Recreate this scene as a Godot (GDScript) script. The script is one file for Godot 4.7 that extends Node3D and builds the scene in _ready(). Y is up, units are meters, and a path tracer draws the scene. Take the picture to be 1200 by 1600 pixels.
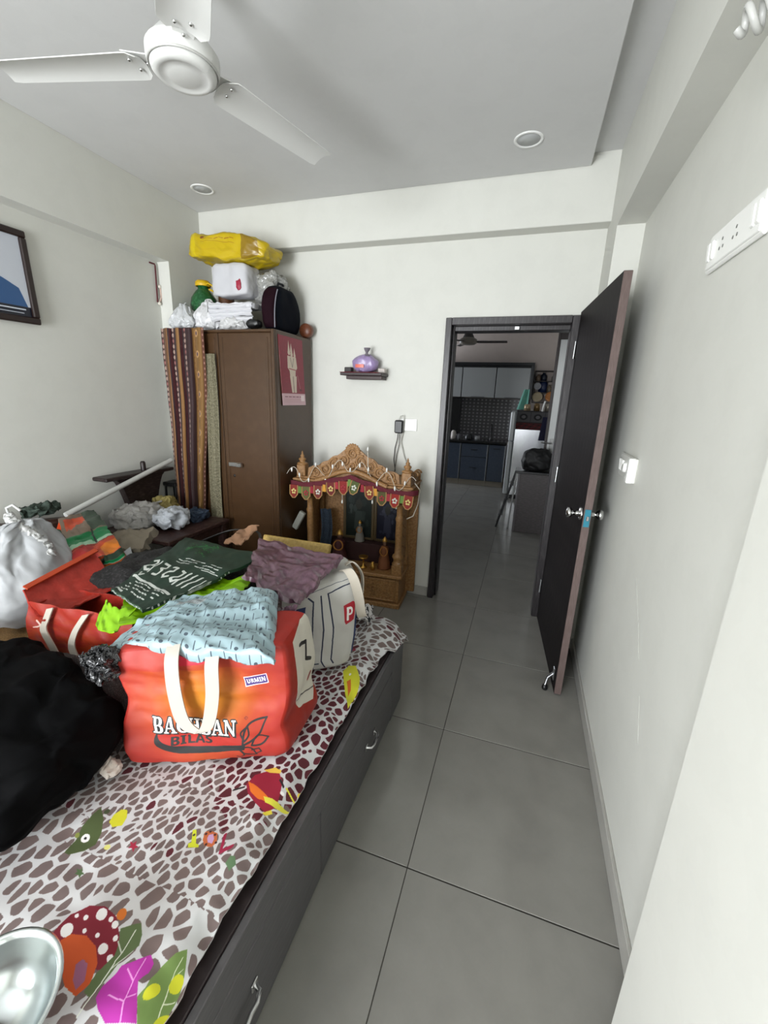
extends Node3D

# ---------------------------------------------------------------- camera, sky, light
func set_up() -> void:
	var cam := Camera3D.new()
	cam.name = "camera"
	cam.fov = 101.324
	cam.near = 0.03
	cam.far = 60.0
	cam.transform = Transform3D(Basis.from_euler(Vector3(-0.266241, 0.31409, 0.036347)), Vector3(0, 1.5, 0))
	add_child(cam)
	cam.current = true
	var e := Environment.new()
	e.background_mode = Environment.BG_SKY
	var sk := ProceduralSkyMaterial.new()
	sk.sky_top_color = Color(0.78, 0.84, 0.92)
	sk.sky_horizon_color = Color(0.93, 0.95, 0.97)
	sk.ground_horizon_color = Color(0.80, 0.80, 0.78)
	sk.ground_bottom_color = Color(0.62, 0.61, 0.58)
	var s := Sky.new()
	s.sky_material = sk
	e.sky = s
	e.tonemap_mode = Environment.TONE_MAPPER_LINEAR
	e.tonemap_exposure = 1.0
	e.sdfgi_enabled = true
	e.ssao_enabled = true
	e.ssil_enabled = true
	var we := WorldEnvironment.new()
	we.name = "surroundings"
	we.environment = e
	add_child(we)
	# daylight entering through the balcony opening behind the camera
	area("balcony_daylight", Vector3(-1.40, 1.12, 2.48), Vector2(1.36, 1.94), Vector3(0, 0, 0), 9.6, Color(0.97, 0.985, 1.0))
	# area light in a guessed, unseen window, added to light the kitchen
	area("added_living_room_light", Vector3(-3.70, 1.55, -7.35), Vector2(1.1, 1.3), Vector3(0, -PI / 2, 0), 3.8, Color(0.93, 0.96, 1.0))

func area(called: String, at: Vector3, size: Vector2, turn: Vector3, energy: float, c: Color) -> void:
	var l := AreaLight3D.new()
	l.name = called
	l.area_size = size
	l.area_normalize_energy = false
	l.light_energy = energy
	l.light_color = c
	l.shadow_enabled = true
	l.area_range = 20.0
	l.position = at
	l.rotation = turn
	add_child(l)

# ---------------------------------------------------------------- naming and grouping
var used := {}
func numbered(n: String) -> String:
	if not used.has(n):
		used[n] = 0
		return n
	used[n] += 1
	return "%s_%03d" % [n, used[n]]

func tag(o: Node, label: String, category: String, group := "", kind := "") -> Node:
	o.set_meta("label", label)
	o.set_meta("category", category)
	if group != "":
		o.set_meta("group", group)
	if kind != "":
		o.set_meta("kind", kind)
	return o

func thing(called: String, label: String, category: String, at := Vector3.ZERO, turn := Vector3.ZERO, group := "", kind := "") -> Node3D:
	var o := Node3D.new()
	o.name = numbered(called)
	o.position = at
	o.rotation = turn
	add_child(o)
	tag(o, label, category, group, kind)
	return o

# one mesh under a parent; top-level when the parent is the root
func obj(called: String, st: SurfaceTool, m: Material, parent: Node = null) -> MeshInstance3D:
	st.generate_normals()
	st.set_material(m)
	return inst(called, st.commit(), parent)

func inst(called: String, mesh: Mesh, parent: Node = null) -> MeshInstance3D:
	var o := MeshInstance3D.new()
	o.mesh = mesh
	if parent == null:
		o.name = numbered(called)
		add_child(o)
	else:
		o.name = called
		parent.add_child(o, true)
	return o

func plate(st: SurfaceTool, m: Material) -> ArrayMesh:
	st.generate_normals()
	st.set_material(m)
	return st.commit()

# ---------------------------------------------------------------- shapes
func S() -> SurfaceTool:
	var st := SurfaceTool.new()
	st.begin(Mesh.PRIMITIVE_TRIANGLES)
	return st

func tri(st: SurfaceTool, a: Vector3, b: Vector3, c: Vector3, ua := Vector2.ZERO, ub := Vector2.ZERO, uc := Vector2.ZERO) -> void:
	st.set_uv(ua); st.add_vertex(a)
	st.set_uv(ub); st.add_vertex(b)
	st.set_uv(uc); st.add_vertex(c)

# flat polygon facing 'out'
func poly(st: SurfaceTool, p: Array, out: Vector3) -> void:
	st.set_smooth_group(-1)
	var n := Vector3.ZERO
	for i in range(1, p.size() - 1):
		n += (p[i] - p[0]).cross(p[i + 1] - p[0])
	var q := p.duplicate()
	if n.dot(out) > 0.0:
		q.reverse()
	for i in range(1, q.size() - 1):
		tri(st, q[0], q[i], q[i + 1], puv(q[0], out), puv(q[i], out), puv(q[i + 1], out))

func puv(p: Vector3, n: Vector3) -> Vector2:
	var a := n.abs()
	if a.x >= a.y and a.x >= a.z:
		return Vector2(p.z, -p.y)
	if a.y >= a.z:
		return Vector2(p.x, p.z)
	return Vector2(p.x, -p.y)

# box with chamfered edges; c centre, s size, r chamfer
func box(st: SurfaceTool, c: Vector3, s: Vector3, r := 0.004, b := Basis()) -> SurfaceTool:
	var h := s * 0.5
	r = minf(r, minf(h.x, minf(h.y, h.z)) * 0.9)
	if r <= 0.0001:
		for ax in 3:
			for sg in [-1.0, 1.0]:
				var pts := []
				for k in [[-1.0, -1.0], [1.0, -1.0], [1.0, 1.0], [-1.0, 1.0]]:
					var v := Vector3.ZERO
					v[ax] = sg * h[ax]
					v[(ax + 1) % 3] = k[0] * h[(ax + 1) % 3]
					v[(ax + 2) % 3] = k[1] * h[(ax + 2) % 3]
					pts.append(c + b * v)
				var o := Vector3.ZERO
				o[ax] = sg
				poly(st, pts, b * o)
		return st
	var pt := func(sx: float, sy: float, sz: float, ax: int) -> Vector3:
		var v := Vector3(sx * (h.x - r), sy * (h.y - r), sz * (h.z - r))
		v[ax] = [sx, sy, sz][ax] * h[ax]
		return c + b * v
	for ax in 3:
		for sg in [-1.0, 1.0]:
			var pts := []
			for k in [[-1.0, -1.0], [1.0, -1.0], [1.0, 1.0], [-1.0, 1.0]]:
				var sv := [0.0, 0.0, 0.0]
				sv[ax] = sg
				sv[(ax + 1) % 3] = k[0]
				sv[(ax + 2) % 3] = k[1]
				pts.append(pt.call(sv[0], sv[1], sv[2], ax))
			var o := Vector3.ZERO
			o[ax] = sg
			poly(st, pts, b * o)
	for ax in 3:
		var a1 := (ax + 1) % 3
		var a2 := (ax + 2) % 3
		for s1 in [-1.0, 1.0]:
			for s2 in [-1.0, 1.0]:
				var lo := [0.0, 0.0, 0.0]
				lo[ax] = -1.0; lo[a1] = s1; lo[a2] = s2
				var hi := lo.duplicate()
				hi[ax] = 1.0
				var o := Vector3.ZERO
				o[a1] = s1; o[a2] = s2
				poly(st, [pt.call(lo[0], lo[1], lo[2], a1), pt.call(hi[0], hi[1], hi[2], a1), pt.call(hi[0], hi[1], hi[2], a2), pt.call(lo[0], lo[1], lo[2], a2)], b * o)
	for sx in [-1.0, 1.0]:
		for sy in [-1.0, 1.0]:
			for sz in [-1.0, 1.0]:
				poly(st, [pt.call(sx, sy, sz, 0), pt.call(sx, sy, sz, 1), pt.call(sx, sy, sz, 2)], b * Vector3(sx, sy, sz))
	return st

# box given by its two corners
func bx(st: SurfaceTool, a: Vector3, b: Vector3, r := 0.0) -> SurfaceTool:
	return box(st, (a + b) * 0.5, (b - a).abs(), r)

func bar(st: SurfaceTool, a: Vector3, b: Vector3, w: float, d: float, r := 0.002) -> SurfaceTool:
	var y := (b - a).normalized()
	var x := y.cross(Vector3.UP if absf(y.y) < 0.9 else Vector3.BACK).normalized()
	return box(st, (a + b) * 0.5, Vector3(w, (b - a).length(), d), r, Basis(x, y, x.cross(y)))

# smooth surface from f(u, v)
func grid(st: SurfaceTool, nu: int, nv: int, f: Callable, smooth := 1, flip := false) -> SurfaceTool:
	st.set_smooth_group(smooth)
	var p := []
	for j in nv + 1:
		for i in nu + 1:
			p.append(f.call(float(i) / nu, float(j) / nv))
	for j in nv:
		for i in nu:
			var a := j * (nu + 1) + i
			var b := a + 1
			var c := a + nu + 2
			var d := a + nu + 1
			var ua := Vector2(float(i) / nu, float(j) / nv)
			var ub := Vector2(float(i + 1) / nu, float(j) / nv)
			var uc := Vector2(float(i + 1) / nu, float(j + 1) / nv)
			var ud := Vector2(float(i) / nu, float(j + 1) / nv)
			if flip:
				tri(st, p[a], p[c], p[b], ua, uc, ub)
				tri(st, p[a], p[d], p[c], ua, ud, uc)
			else:
				tri(st, p[a], p[b], p[c], ua, ub, uc)
				tri(st, p[a], p[c], p[d], ua, uc, ud)
	return st

# cloth-like sheet with thickness: f(u, v) is the outer face, th the thickness
func sheet(st: SurfaceTool, nu: int, nv: int, f: Callable, th: float) -> SurfaceTool:
	var p := []
	for j in nv + 1:
		for i in nu + 1:
			p.append(f.call(float(i) / nu, float(j) / nv))
	var q := []
	for j in nv + 1:
		for i in nu + 1:
			var du: Vector3 = p[j * (nu + 1) + mini(i + 1, nu)] - p[j * (nu + 1) + maxi(i - 1, 0)]
			var dv: Vector3 = p[mini(j + 1, nv) * (nu + 1) + i] - p[maxi(j - 1, 0) * (nu + 1) + i]
			var n := dv.cross(du).normalized()
			q.append(p[j * (nu + 1) + i] - n * th)
	var at := func(a: Array, u: float, v: float) -> Vector3:
		return a[int(round(v * nv)) * (nu + 1) + int(round(u * nu))]
	grid(st, nu, nv, func(u: float, v: float): return at.call(p, u, v), 1)
	grid(st, nu, nv, func(u: float, v: float): return at.call(q, u, v), 2, true)
	grid(st, nu, 1, func(u: float, v: float): return at.call(p, u, 0.0).lerp(at.call(q, u, 0.0), v), 3, true)
	grid(st, nu, 1, func(u: float, v: float): return at.call(p, u, 1.0).lerp(at.call(q, u, 1.0), v), 4)
	grid(st, 1, nv, func(u: float, v: float): return at.call(p, 0.0, v).lerp(at.call(q, 0.0, v), u), 5, true)
	grid(st, 1, nv, func(u: float, v: float): return at.call(p, 1.0, v).lerp(at.call(q, 1.0, v), u), 6)
	return st

func tube(st: SurfaceTool, pts: Array, r, n := 8, closed := false, squash := 1.0) -> SurfaceTool:
	var m := pts.size()
	var up := Vector3.UP
	var ring := []
	for i in m:
		var a: Vector3 = pts[(i - 1 + m) % m] if closed else pts[maxi(i - 1, 0)]
		var b: Vector3 = pts[(i + 1) % m] if closed else pts[mini(i + 1, m - 1)]
		var t := (b - a).normalized()
		if i == 0:
			up = Vector3.UP if absf(t.y) < 0.9 else Vector3.RIGHT
		var x := up.cross(t)
		if x.length() < 0.01:
			x = Vector3.FORWARD.cross(t)
		x = x.normalized()
		up = t.cross(x).normalized()
		var rr: float = r[i] if r is Array else r
		var row := []
		for k in n:
			var an := TAU * k / n
			row.append(pts[i] + x * cos(an) * rr + up * sin(an) * rr * squash)
		ring.append(row)
	st.set_smooth_group(1)
	for i in (m if closed else m - 1):
		for k in n:
			var k2 := (k + 1) % n
			var r0: Array = ring[i]
			var r1: Array = ring[(i + 1) % m]
			var u0 := Vector2(float(k) / n, float(i) / m)
			var u1 := Vector2(float(k + 1) / n, float(i) / m)
			var u2 := Vector2(float(k + 1) / n, float(i + 1) / m)
			var u3 := Vector2(float(k) / n, float(i + 1) / m)
			tri(st, r0[k], r1[k], r1[k2], u0, u3, u2)
			tri(st, r0[k], r1[k2], r0[k2], u0, u2, u1)
	if not closed:
		poly(st, ring[0], pts[0] - pts[1])
		poly(st, ring[m - 1], pts[m - 1] - pts[m - 2])
	return st

# profile of Vector2(radius, height) turned about the y axis at c
func lathe(st: SurfaceTool, prof: Array, n := 20, c := Vector3.ZERO, b := Basis(), group := 1, from := 0.0, to := TAU) -> SurfaceTool:
	st.set_smooth_group(group)
	var m := prof.size()
	for i in m - 1:
		var p: Vector2 = prof[i]
		var q: Vector2 = prof[i + 1]
		if p.is_equal_approx(q):
			group += 1
			st.set_smooth_group(group)
			continue
		for k in n:
			var a0 := from + (to - from) * k / n
			var a1 := from + (to - from) * (k + 1) / n
			var v := func(t: Vector2, an: float) -> Vector3: return c + b * Vector3(t.x * cos(an), t.y, t.x * sin(an))
			var u0 := Vector2(float(k) / n, float(i) / m)
			var u1 := Vector2(float(k + 1) / n, float(i) / m)
			var w0 := Vector2(float(k) / n, float(i + 1) / m)
			var w1 := Vector2(float(k + 1) / n, float(i + 1) / m)
			if p.x > 0.00001:
				tri(st, v.call(p, a0), v.call(p, a1), v.call(q, a1) if q.x > 0.00001 else v.call(q, a0), u0, u1, w1)
			if q.x > 0.00001:
				tri(st, v.call(p, a0), v.call(q, a1), v.call(q, a0), u0, w1, w0)
	return st

# 2D outline extruded along z by depth (from z = 0 to z = depth), placed by xf
func prism(st: SurfaceTool, outline: PackedVector2Array, depth: float, xf := Transform3D()) -> SurfaceTool:
	st.set_smooth_group(-1)
	var ix := Geometry2D.triangulate_polygon(outline)
	for i in range(0, ix.size(), 3):
		var t := []
		var w := []
		for k in 3:
			var a := outline[ix[i + k]]
			t.append(xf * Vector3(a.x, a.y, depth))
			w.append(xf * Vector3(a.x, a.y, 0))
		poly(st, t, xf.basis.z)
		poly(st, w, -xf.basis.z)
	var cw := Geometry2D.is_polygon_clockwise(outline)
	for i in outline.size():
		var a := outline[i]
		var b := outline[(i + 1) % outline.size()]
		var o := Vector2(b.y - a.y, a.x - b.x) * (-1.0 if cw else 1.0)
		poly(st, [xf * Vector3(a.x, a.y, 0), xf * Vector3(b.x, b.y, 0), xf * Vector3(b.x, b.y, depth), xf * Vector3(a.x, a.y, depth)], xf.basis * Vector3(o.x, o.y, 0))
	return st

# soft cushion-like body: superellipsoid of half size h; k = roundness (2 ball ... 8 box); d deforms each point; faces: which of +x -x +y -y +z -z
func soft(st: SurfaceTool, h: Vector3, k: float, n: int, d: Callable, faces := [0, 1, 2, 3, 4, 5]) -> SurfaceTool:
	var ax := [[Vector3(0, 0, -1), Vector3(0, -1, 0), Vector3(1, 0, 0)], [Vector3(0, 0, 1), Vector3(0, -1, 0), Vector3(-1, 0, 0)],
		[Vector3(1, 0, 0), Vector3(0, 0, 1), Vector3(0, 1, 0)], [Vector3(1, 0, 0), Vector3(0, 0, -1), Vector3(0, -1, 0)],
		[Vector3(1, 0, 0), Vector3(0, -1, 0), Vector3(0, 0, 1)], [Vector3(-1, 0, 0), Vector3(0, -1, 0), Vector3(0, 0, -1)]]
	for fc in faces:
		var e: Array = ax[fc]
		grid(st, n, n, func(u: float, v: float):
			var p: Vector3 = e[2] + e[0] * (2.0 * u - 1.0) + e[1] * (2.0 * v - 1.0)
			var a := p.abs()
			var l := pow(pow(a.x, k) + pow(a.y, k) + pow(a.z, k), 1.0 / k)
			return d.call(p / l * h), 1)
	return st

var noise_a := FastNoiseLite.new()
var noise_b := FastNoiseLite.new()
func wob(p: Vector3, freq: float, amp: float, sd := 0.0) -> Vector3:
	var q := p * freq * 100.0 + Vector3(sd * 37.0, sd * 11.0, sd * 53.0)
	return Vector3(noise_a.get_noise_3dv(q), noise_a.get_noise_3dv(q + Vector3(500, 0, 0)), noise_a.get_noise_3dv(q + Vector3(0, 500, 0))) * amp
func nz(x: float, y: float, freq: float, sd := 0.0) -> float:
	return noise_a.get_noise_2d(x * freq * 100.0 + sd * 91.0, y * freq * 100.0 + sd * 47.0)
# sharp folds: ridged noise 0..1
func fold(x: float, y: float, freq: float, sd := 0.0) -> float:
	return 1.0 - absf(noise_a.get_noise_2d(x * freq * 100.0 + sd * 91.0, y * freq * 100.0 + sd * 47.0)) * 2.2

# ---------------------------------------------------------------- materials
func mat(c: Color, rough := 0.6, metal := 0.0, spec := 0.5) -> StandardMaterial3D:
	var m := StandardMaterial3D.new()
	m.albedo_color = c
	m.roughness = rough
	m.metallic = metal
	m.metallic_specular = spec
	return m

func rgb(r: int, g: int, b: int) -> Color:
	return Color(r / 255.0, g / 255.0, b / 255.0)

# colour mottling by noise, laid triplanar
var noise_tex := {}
func noise_image(key: String, freq: float, octaves: int, stops: Array, cell := false, size := 512) -> NoiseTexture2D:
	if noise_tex.has(key):
		return noise_tex[key]
	var t := NoiseTexture2D.new()
	t.width = size; t.height = size
	t.seamless = true
	var n := FastNoiseLite.new()
	n.seed = hash(key) % 1000
	n.frequency = freq
	n.fractal_octaves = octaves
	n.noise_type = FastNoiseLite.TYPE_CELLULAR if cell else FastNoiseLite.TYPE_SIMPLEX_SMOOTH
	t.noise = n
	var g := Gradient.new()
	g.offsets = PackedFloat32Array(range(stops.size()).map(func(i): return float(i) / (stops.size() - 1)))
	g.colors = PackedColorArray(stops)
	t.color_ramp = g
	noise_tex[key] = t
	return t

func mottled(c: Color, rough: float, key: String, freq: float, amount: float, scale: Vector3, octaves := 4, metal := 0.0) -> StandardMaterial3D:
	var m := mat(Color.WHITE, rough, metal)
	m.albedo_texture = noise_image(key, freq, octaves, [c.darkened(amount), c, c.lightened(amount * 0.6)])
	m.uv1_triplanar = true
	m.uv1_world_triplanar = false
	m.uv1_scale = scale
	return m

func bumpy(m: StandardMaterial3D, key: String, freq: float, octaves: int, depth: float) -> StandardMaterial3D:
	m.heightmap_enabled = true
	m.heightmap_texture = noise_image(key, freq, octaves, [Color.BLACK, Color.WHITE])
	m.heightmap_scale = depth
	return m

# ---------------------------------------------------------------- painting of prints
class Pic:
	var im: Image
	var w: int
	var h: int
	var k := 1.0      # drawing scale
	func _init(ww: int, hh: int, c: Color) -> void:
		w = ww; h = hh
		im = Image.create_empty(w, h, false, Image.FORMAT_RGB8)
		im.fill(c)
	func fill(pp: PackedVector2Array, c: Color) -> void:
		var p := PackedVector2Array()
		for a in pp:
			p.append(a * k)
		var y0 := 1e9
		var y1 := -1e9
		for a in p:
			y0 = minf(y0, a.y); y1 = maxf(y1, a.y)
		for y in range(maxi(0, int(floor(y0))), mini(h - 1, int(ceil(y1))) + 1):
			var yy := y + 0.5
			var xs := []
			for i in p.size():
				var a := p[i]
				var b := p[(i + 1) % p.size()]
				if (a.y <= yy) != (b.y <= yy):
					xs.append(a.x + (yy - a.y) / (b.y - a.y) * (b.x - a.x))
			xs.sort()
			for i in range(0, xs.size() - 1, 2):
				var xa := maxi(0, int(round(xs[i])))
				var xb := mini(w, int(round(xs[i + 1])))
				if xb > xa:
					im.fill_rect(Rect2i(xa, y, xb - xa, 1), c)
	func disc(x: float, y: float, rx: float, ry: float, c: Color, turn := 0.0) -> void:
		var p := PackedVector2Array()
		for i in 28:
			var v := Vector2(rx * cos(TAU * i / 28), ry * sin(TAU * i / 28)).rotated(turn)
			p.append(Vector2(x, y) + v)
		fill(p, c)
	func line(pts: Array, wd: float, c: Color) -> void:
		for i in pts.size() - 1:
			var a: Vector2 = pts[i]
			var b: Vector2 = pts[i + 1]
			var n := (b - a).orthogonal().normalized() * wd * 0.5
			fill(PackedVector2Array([a + n, b + n, b - n, a - n]), c)
		for a in pts:
			disc(a.x, a.y, wd * 0.5, wd * 0.5, c)
	func rect(x: float, y: float, ww: float, hh: float, c: Color) -> void:
		im.fill_rect(Rect2i(int(x * k), int(y * k), int(ww * k), int(hh * k)), c)
	# lettering: font outlines scan-filled; at = left end of the baseline, size = letter height in pixels
	func text(s: String, at: Vector2, size: float, c: Color, turn := 0.0, squeeze := 1.0, font := "Droid Sans", bold := false, slant := 0.0) -> float:
		var tm := TextMesh.new()
		var f := SystemFont.new()
		f.font_names = PackedStringArray([font])
		if bold:
			f.font_weight = 700
		tm.font = f
		tm.font_size = 64
		tm.pixel_size = 1.0
		tm.depth = 0.0
		tm.curve_step = 1.0
		tm.horizontal_alignment = HORIZONTAL_ALIGNMENT_LEFT
		tm.vertical_alignment = VERTICAL_ALIGNMENT_BOTTOM
		tm.text = s
		var a := tm.get_mesh_arrays()
		if a.is_empty() or a[Mesh.ARRAY_VERTEX] == null:
			return 0.0
		var v: PackedVector3Array = a[Mesh.ARRAY_VERTEX]
		var ix: PackedInt32Array = a[Mesh.ARRAY_INDEX] if a[Mesh.ARRAY_INDEX] != null else PackedInt32Array(range(v.size()))
		var x0 := 1e9
		var y0 := 1e9
		var y1 := -1e9
		var x1 := -1e9
		for q in v:
			x0 = minf(x0, q.x); x1 = maxf(x1, q.x)
			y0 = minf(y0, q.y); y1 = maxf(y1, q.y)
		var sc := size / maxf(y1 - y0, 1.0)
		for i in range(0, ix.size(), 3):
			var p := PackedVector2Array()
			for j in 3:
				var q := v[ix[i + j]]
				p.append(at + Vector2((q.x - x0 + slant * (q.y - y0)) * sc * squeeze, -(q.y - y0) * sc).rotated(turn))
			fill(p, c)
		return (x1 - x0) * sc * squeeze
	func tex() -> ImageTexture:
		im.generate_mipmaps()
		return ImageTexture.create_from_image(im)

func printed(pic: Pic, rough := 0.6) -> StandardMaterial3D:
	var m := mat(Color.WHITE, rough)
	m.albedo_texture = pic.tex()
	m.texture_repeat = false
	return m

# ---------------------------------------------------------------- the room
const XL := -2.55
const XR := 0.437
const ZB := -3.0
const ZF := 2.4
const TOP := 2.81
var W: StandardMaterial3D      # white wall paint
var C: StandardMaterial3D      # ceiling paint
var brown_wood: StandardMaterial3D
var chrome: StandardMaterial3D
var plastic_white: StandardMaterial3D
var steel: StandardMaterial3D
var black_plastic: StandardMaterial3D

func struct(called: String, label: String, category: String, st: SurfaceTool, m: Material) -> MeshInstance3D:
	var o := obj(called, st, m)
	tag(o, label, category, "", "structure")
	return o

func build_room() -> void:
	W = mottled(rgb(206, 206, 199), 0.62, "plaster", 0.012, 0.012, Vector3(0.8, 0.8, 0.8), 5)
	C = mottled(rgb(205, 205, 204), 0.8, "ceiling", 0.01, 0.01, Vector3(0.8, 0.8, 0.8), 4)
	brown_wood = mottled(rgb(18, 13, 13), 0.5, "dark_wood", 0.02, 0.3, Vector3(14, 0.7, 14), 4)
	brown_wood.metallic_specular = 0.15
	chrome = mat(rgb(215, 215, 215), 0.18, 1.0)
	steel = mat(rgb(200, 202, 204), 0.28, 1.0)
	plastic_white = mat(rgb(236, 236, 232), 0.25)
	black_plastic = mat(rgb(18, 18, 19), 0.35)
	# floor: a bed of mortar with square vitrified tiles on it, joints recessed
	var fl := Node3D.new()
	fl.name = "floor"
	add_child(fl)
	tag(fl, "grey polished square floor tiles with thin dark joints", "floor", "", "structure")
	var st := S()
	bx(st, Vector3(-3.9, -0.12, -8.6), Vector3(1.4, -0.0022, 2.7))
	obj("mortar_bed", st, mat(rgb(52, 50, 46), 0.95), fl)
	var variants := []
	for k in 3:
		var tm := mottled(rgb(131 + k, 129 + k, 123 + k), 0.16, "tile%d" % k, 0.009, 0.05, Vector3(0.9, 0.9, 0.9), 5)
		var s2 := S()
		box(s2, Vector3(0, -0.006, 0), Vector3(0.6375, 0.012, 0.6375), 0.0012)
		variants.append(plate(s2, tm))
	var r := RandomNumberGenerator.new()
	r.seed = 4
	for i in range(-6, 2):
		for j in range(-6, 12):
			var x := -0.205 + 0.64 * (i + 0.5)
			var z := -1.02 - 0.642 * (j + 0.5)
			var t := inst("tile", variants[r.randi() % 3], fl)
			t.position = Vector3(x, 0, z)
	# walls
	var T := 0.13
	st = S()
	bx(st, Vector3(XL - T, 0, ZB), Vector3(XL, TOP + 0.1, ZF))
	struct("wall_left", "plain off-white painted wall behind the bed headboard", "wall", st, W)
	st = S()
	bx(st, Vector3(XR, 0, ZB), Vector3(XR + T, TOP + 0.1, ZF))
	var wr := struct("wall_right", "white painted wall with the two switch plates", "wall", st, W)
	# pencil-thin scuffs scratched in the paint
	var scuff := mat(rgb(170, 170, 163), 0.8)
	for q in [[Vector2(0.905, -1.62), Vector2(0.80, -1.50)], [Vector2(0.79, -1.49), Vector2(0.70, -1.41)], [Vector2(0.62, -1.335), Vector2(0.50, -1.26)]]:
		var s3 := S()
		bar(s3, Vector3(XR - 0.0004, q[0].x, q[0].y), Vector3(XR - 0.0004, q[1].x, q[1].y), 0.0012, 0.0006, 0.0)
		obj("scuff_mark", s3, scuff, wr)
	st = S()
	bx(st, Vector3(-3.9, 0, ZB - T), Vector3(-0.575, TOP + 0.1, ZB))
	bx(st, Vector3(0.235, 0, ZB - T), Vector3(1.4, TOP + 0.1, ZB))
	bx(st, Vector3(-0.575, 2.015, ZB - T), Vector3(0.235, TOP + 0.1, ZB))
	struct("wall_back", "white wall around the doorway to the kitchen", "wall", st, W)
	st = S()
	bx(st, Vector3(XL - T, 0, ZF), Vector3(-2.12, TOP + 0.1, ZF + T))
	bx(st, Vector3(-0.68, 0, ZF), Vector3(XR + T, TOP + 0.1, ZF + T))
	bx(st, Vector3(-2.12, 2.14, ZF), Vector3(-0.68, TOP + 0.1, ZF + T))
	bx(st, Vector3(-2.12, 0, ZF), Vector3(-0.68, 0.1, ZF + T))
	struct("wall_front", "white wall with the balcony opening that lets daylight in", "wall", st, W)
	st = S()
	bx(st, Vector3(-2.12, 0.1, ZF + 0.01), Vector3(-2.08, 2.14, ZF + 0.11))
	bx(st, Vector3(-0.72, 0.1, ZF + 0.01), Vector3(-0.68, 2.14, ZF + 0.11))
	bx(st, Vector3(-2.08, 2.10, ZF + 0.01), Vector3(-0.72, 2.14, ZF + 0.11))
	bx(st, Vector3(-2.08, 0.1, ZF + 0.01), Vector3(-0.72, 0.14, ZF + 0.11))
	struct("window_1", "plain aluminium frame of the open balcony window", "window frame", st, mat(rgb(190, 192, 194), 0.4, 0.6))
	st = S()
	bx(st, Vector3(-3.9, TOP, -8.6), Vector3(1.4, TOP + 0.2, 2.7))
	struct("ceiling", "plain white ceiling slab above the dropped panel", "ceiling", st, C)
	# dropped plaster panel, beams and columns
	st = S()
	box(st, Vector3((-2.446 + 0.17) * 0.5, 2.78, (-2.89 + ZF) * 0.5), Vector3(2.616, 0.06, 2.89 + ZF), 0.003)
	struct("trim_1", "large flat dropped ceiling panel carrying the fan and two round lights", "ceiling panel", st, C)
	st = S()
	bx(st, Vector3(XL - 0.05, 2.345, ZB - 0.05), Vector3(-2.446, TOP + 0.02, ZF), 0.0)
	bx(st, Vector3(XL - 0.05, 0, ZB - 0.05), Vector3(-2.446, 2.345, -2.57), 0.0)
	struct("trim_2", "white beam and corner column above the brown steel cupboard", "beam", st, W)
	st = S()
	bx(st, Vector3(0.311, 2.365, ZB - 0.05), Vector3(XR + 0.05, TOP + 0.02, ZF), 0.0)
	bx(st, Vector3(0.311, 0, ZB - 0.05), Vector3(XR + 0.05, 2.365, -2.62), 0.0)
	struct("trim_3", "white beam and corner column behind the open door", "beam", st, W)
	st = S()
	bx(st, Vector3(-2.46, 2.478, ZB - 0.05), Vector3(0.32, TOP + 0.02, -2.895), 0.003)
	struct("trim_4", "white beam running above the doorway wall", "beam", st, W)
	st = S()
	bx(st, Vector3(0.337, 0, -0.758), Vector3(XR + 0.05, 2.38, ZF), 0.003)
	struct("trim_5", "bright white wall column beside the floor passage", "column", st, W)
	# skirting
	var sk := mottled(rgb(168, 166, 160), 0.3, "skirting", 0.01, 0.06, Vector3(1, 1, 1))
	st = S()
	bx(st, Vector3(0.425, 0.0, -2.62), Vector3(XR, 0.075, -0.758), 0.002)
	struct("baseboard_right", "low grey tile skirting along the white wall", "skirting", st, sk)
	st = S()
	bx(st, Vector3(-2.446, 0.0, ZB), Vector3(-0.59, 0.075, ZB + 0.012), 0.002)
	struct("baseboard_back", "low grey tile skirting beside the dark door frame", "skirting", st, sk)
	# living room shell beyond the doorway
	var dim := W
	st = S()
	bx(st, Vector3(-3.78, 0, -6.75), Vector3(-3.65, TOP, ZB - T))
	bx(st, Vector3(-3.78, 0, -8.45), Vector3(-3.65, TOP, -7.95))
	bx(st, Vector3(-3.78, 0, -7.95), Vector3(-3.65, 0.85, -6.75))
	bx(st, Vector3(-3.78, 2.25, -7.95), Vector3(-3.65, TOP, -6.75))
	struct("wall_living_room", "living room side wall with an unseen opening added for the light", "wall", st, dim)
	st = S()
	bx(st, Vector3(-3.65, 0, -8.45), Vector3(1.4, TOP, -8.32))
	struct("wall_kitchen", "dim beige kitchen wall above the grey cupboards", "wall", st, mottled(rgb(206, 192, 184), 0.7, "kitchen_plaster", 0.012, 0.02, Vector3.ONE))
	st = S()
	bx(st, Vector3(0.50, 0, -8.32), Vector3(0.63, TOP, -5.47))
	bx(st, Vector3(1.27, 0, -5.36), Vector3(1.4, TOP, ZB - T))
	bx(st, Vector3(0.40, 0, -5.47), Vector3(1.4, TOP, -5.36))
	struct("wall_passage", "dim wall beside the white door of the kitchen passage", "wall", st, dim)

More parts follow.
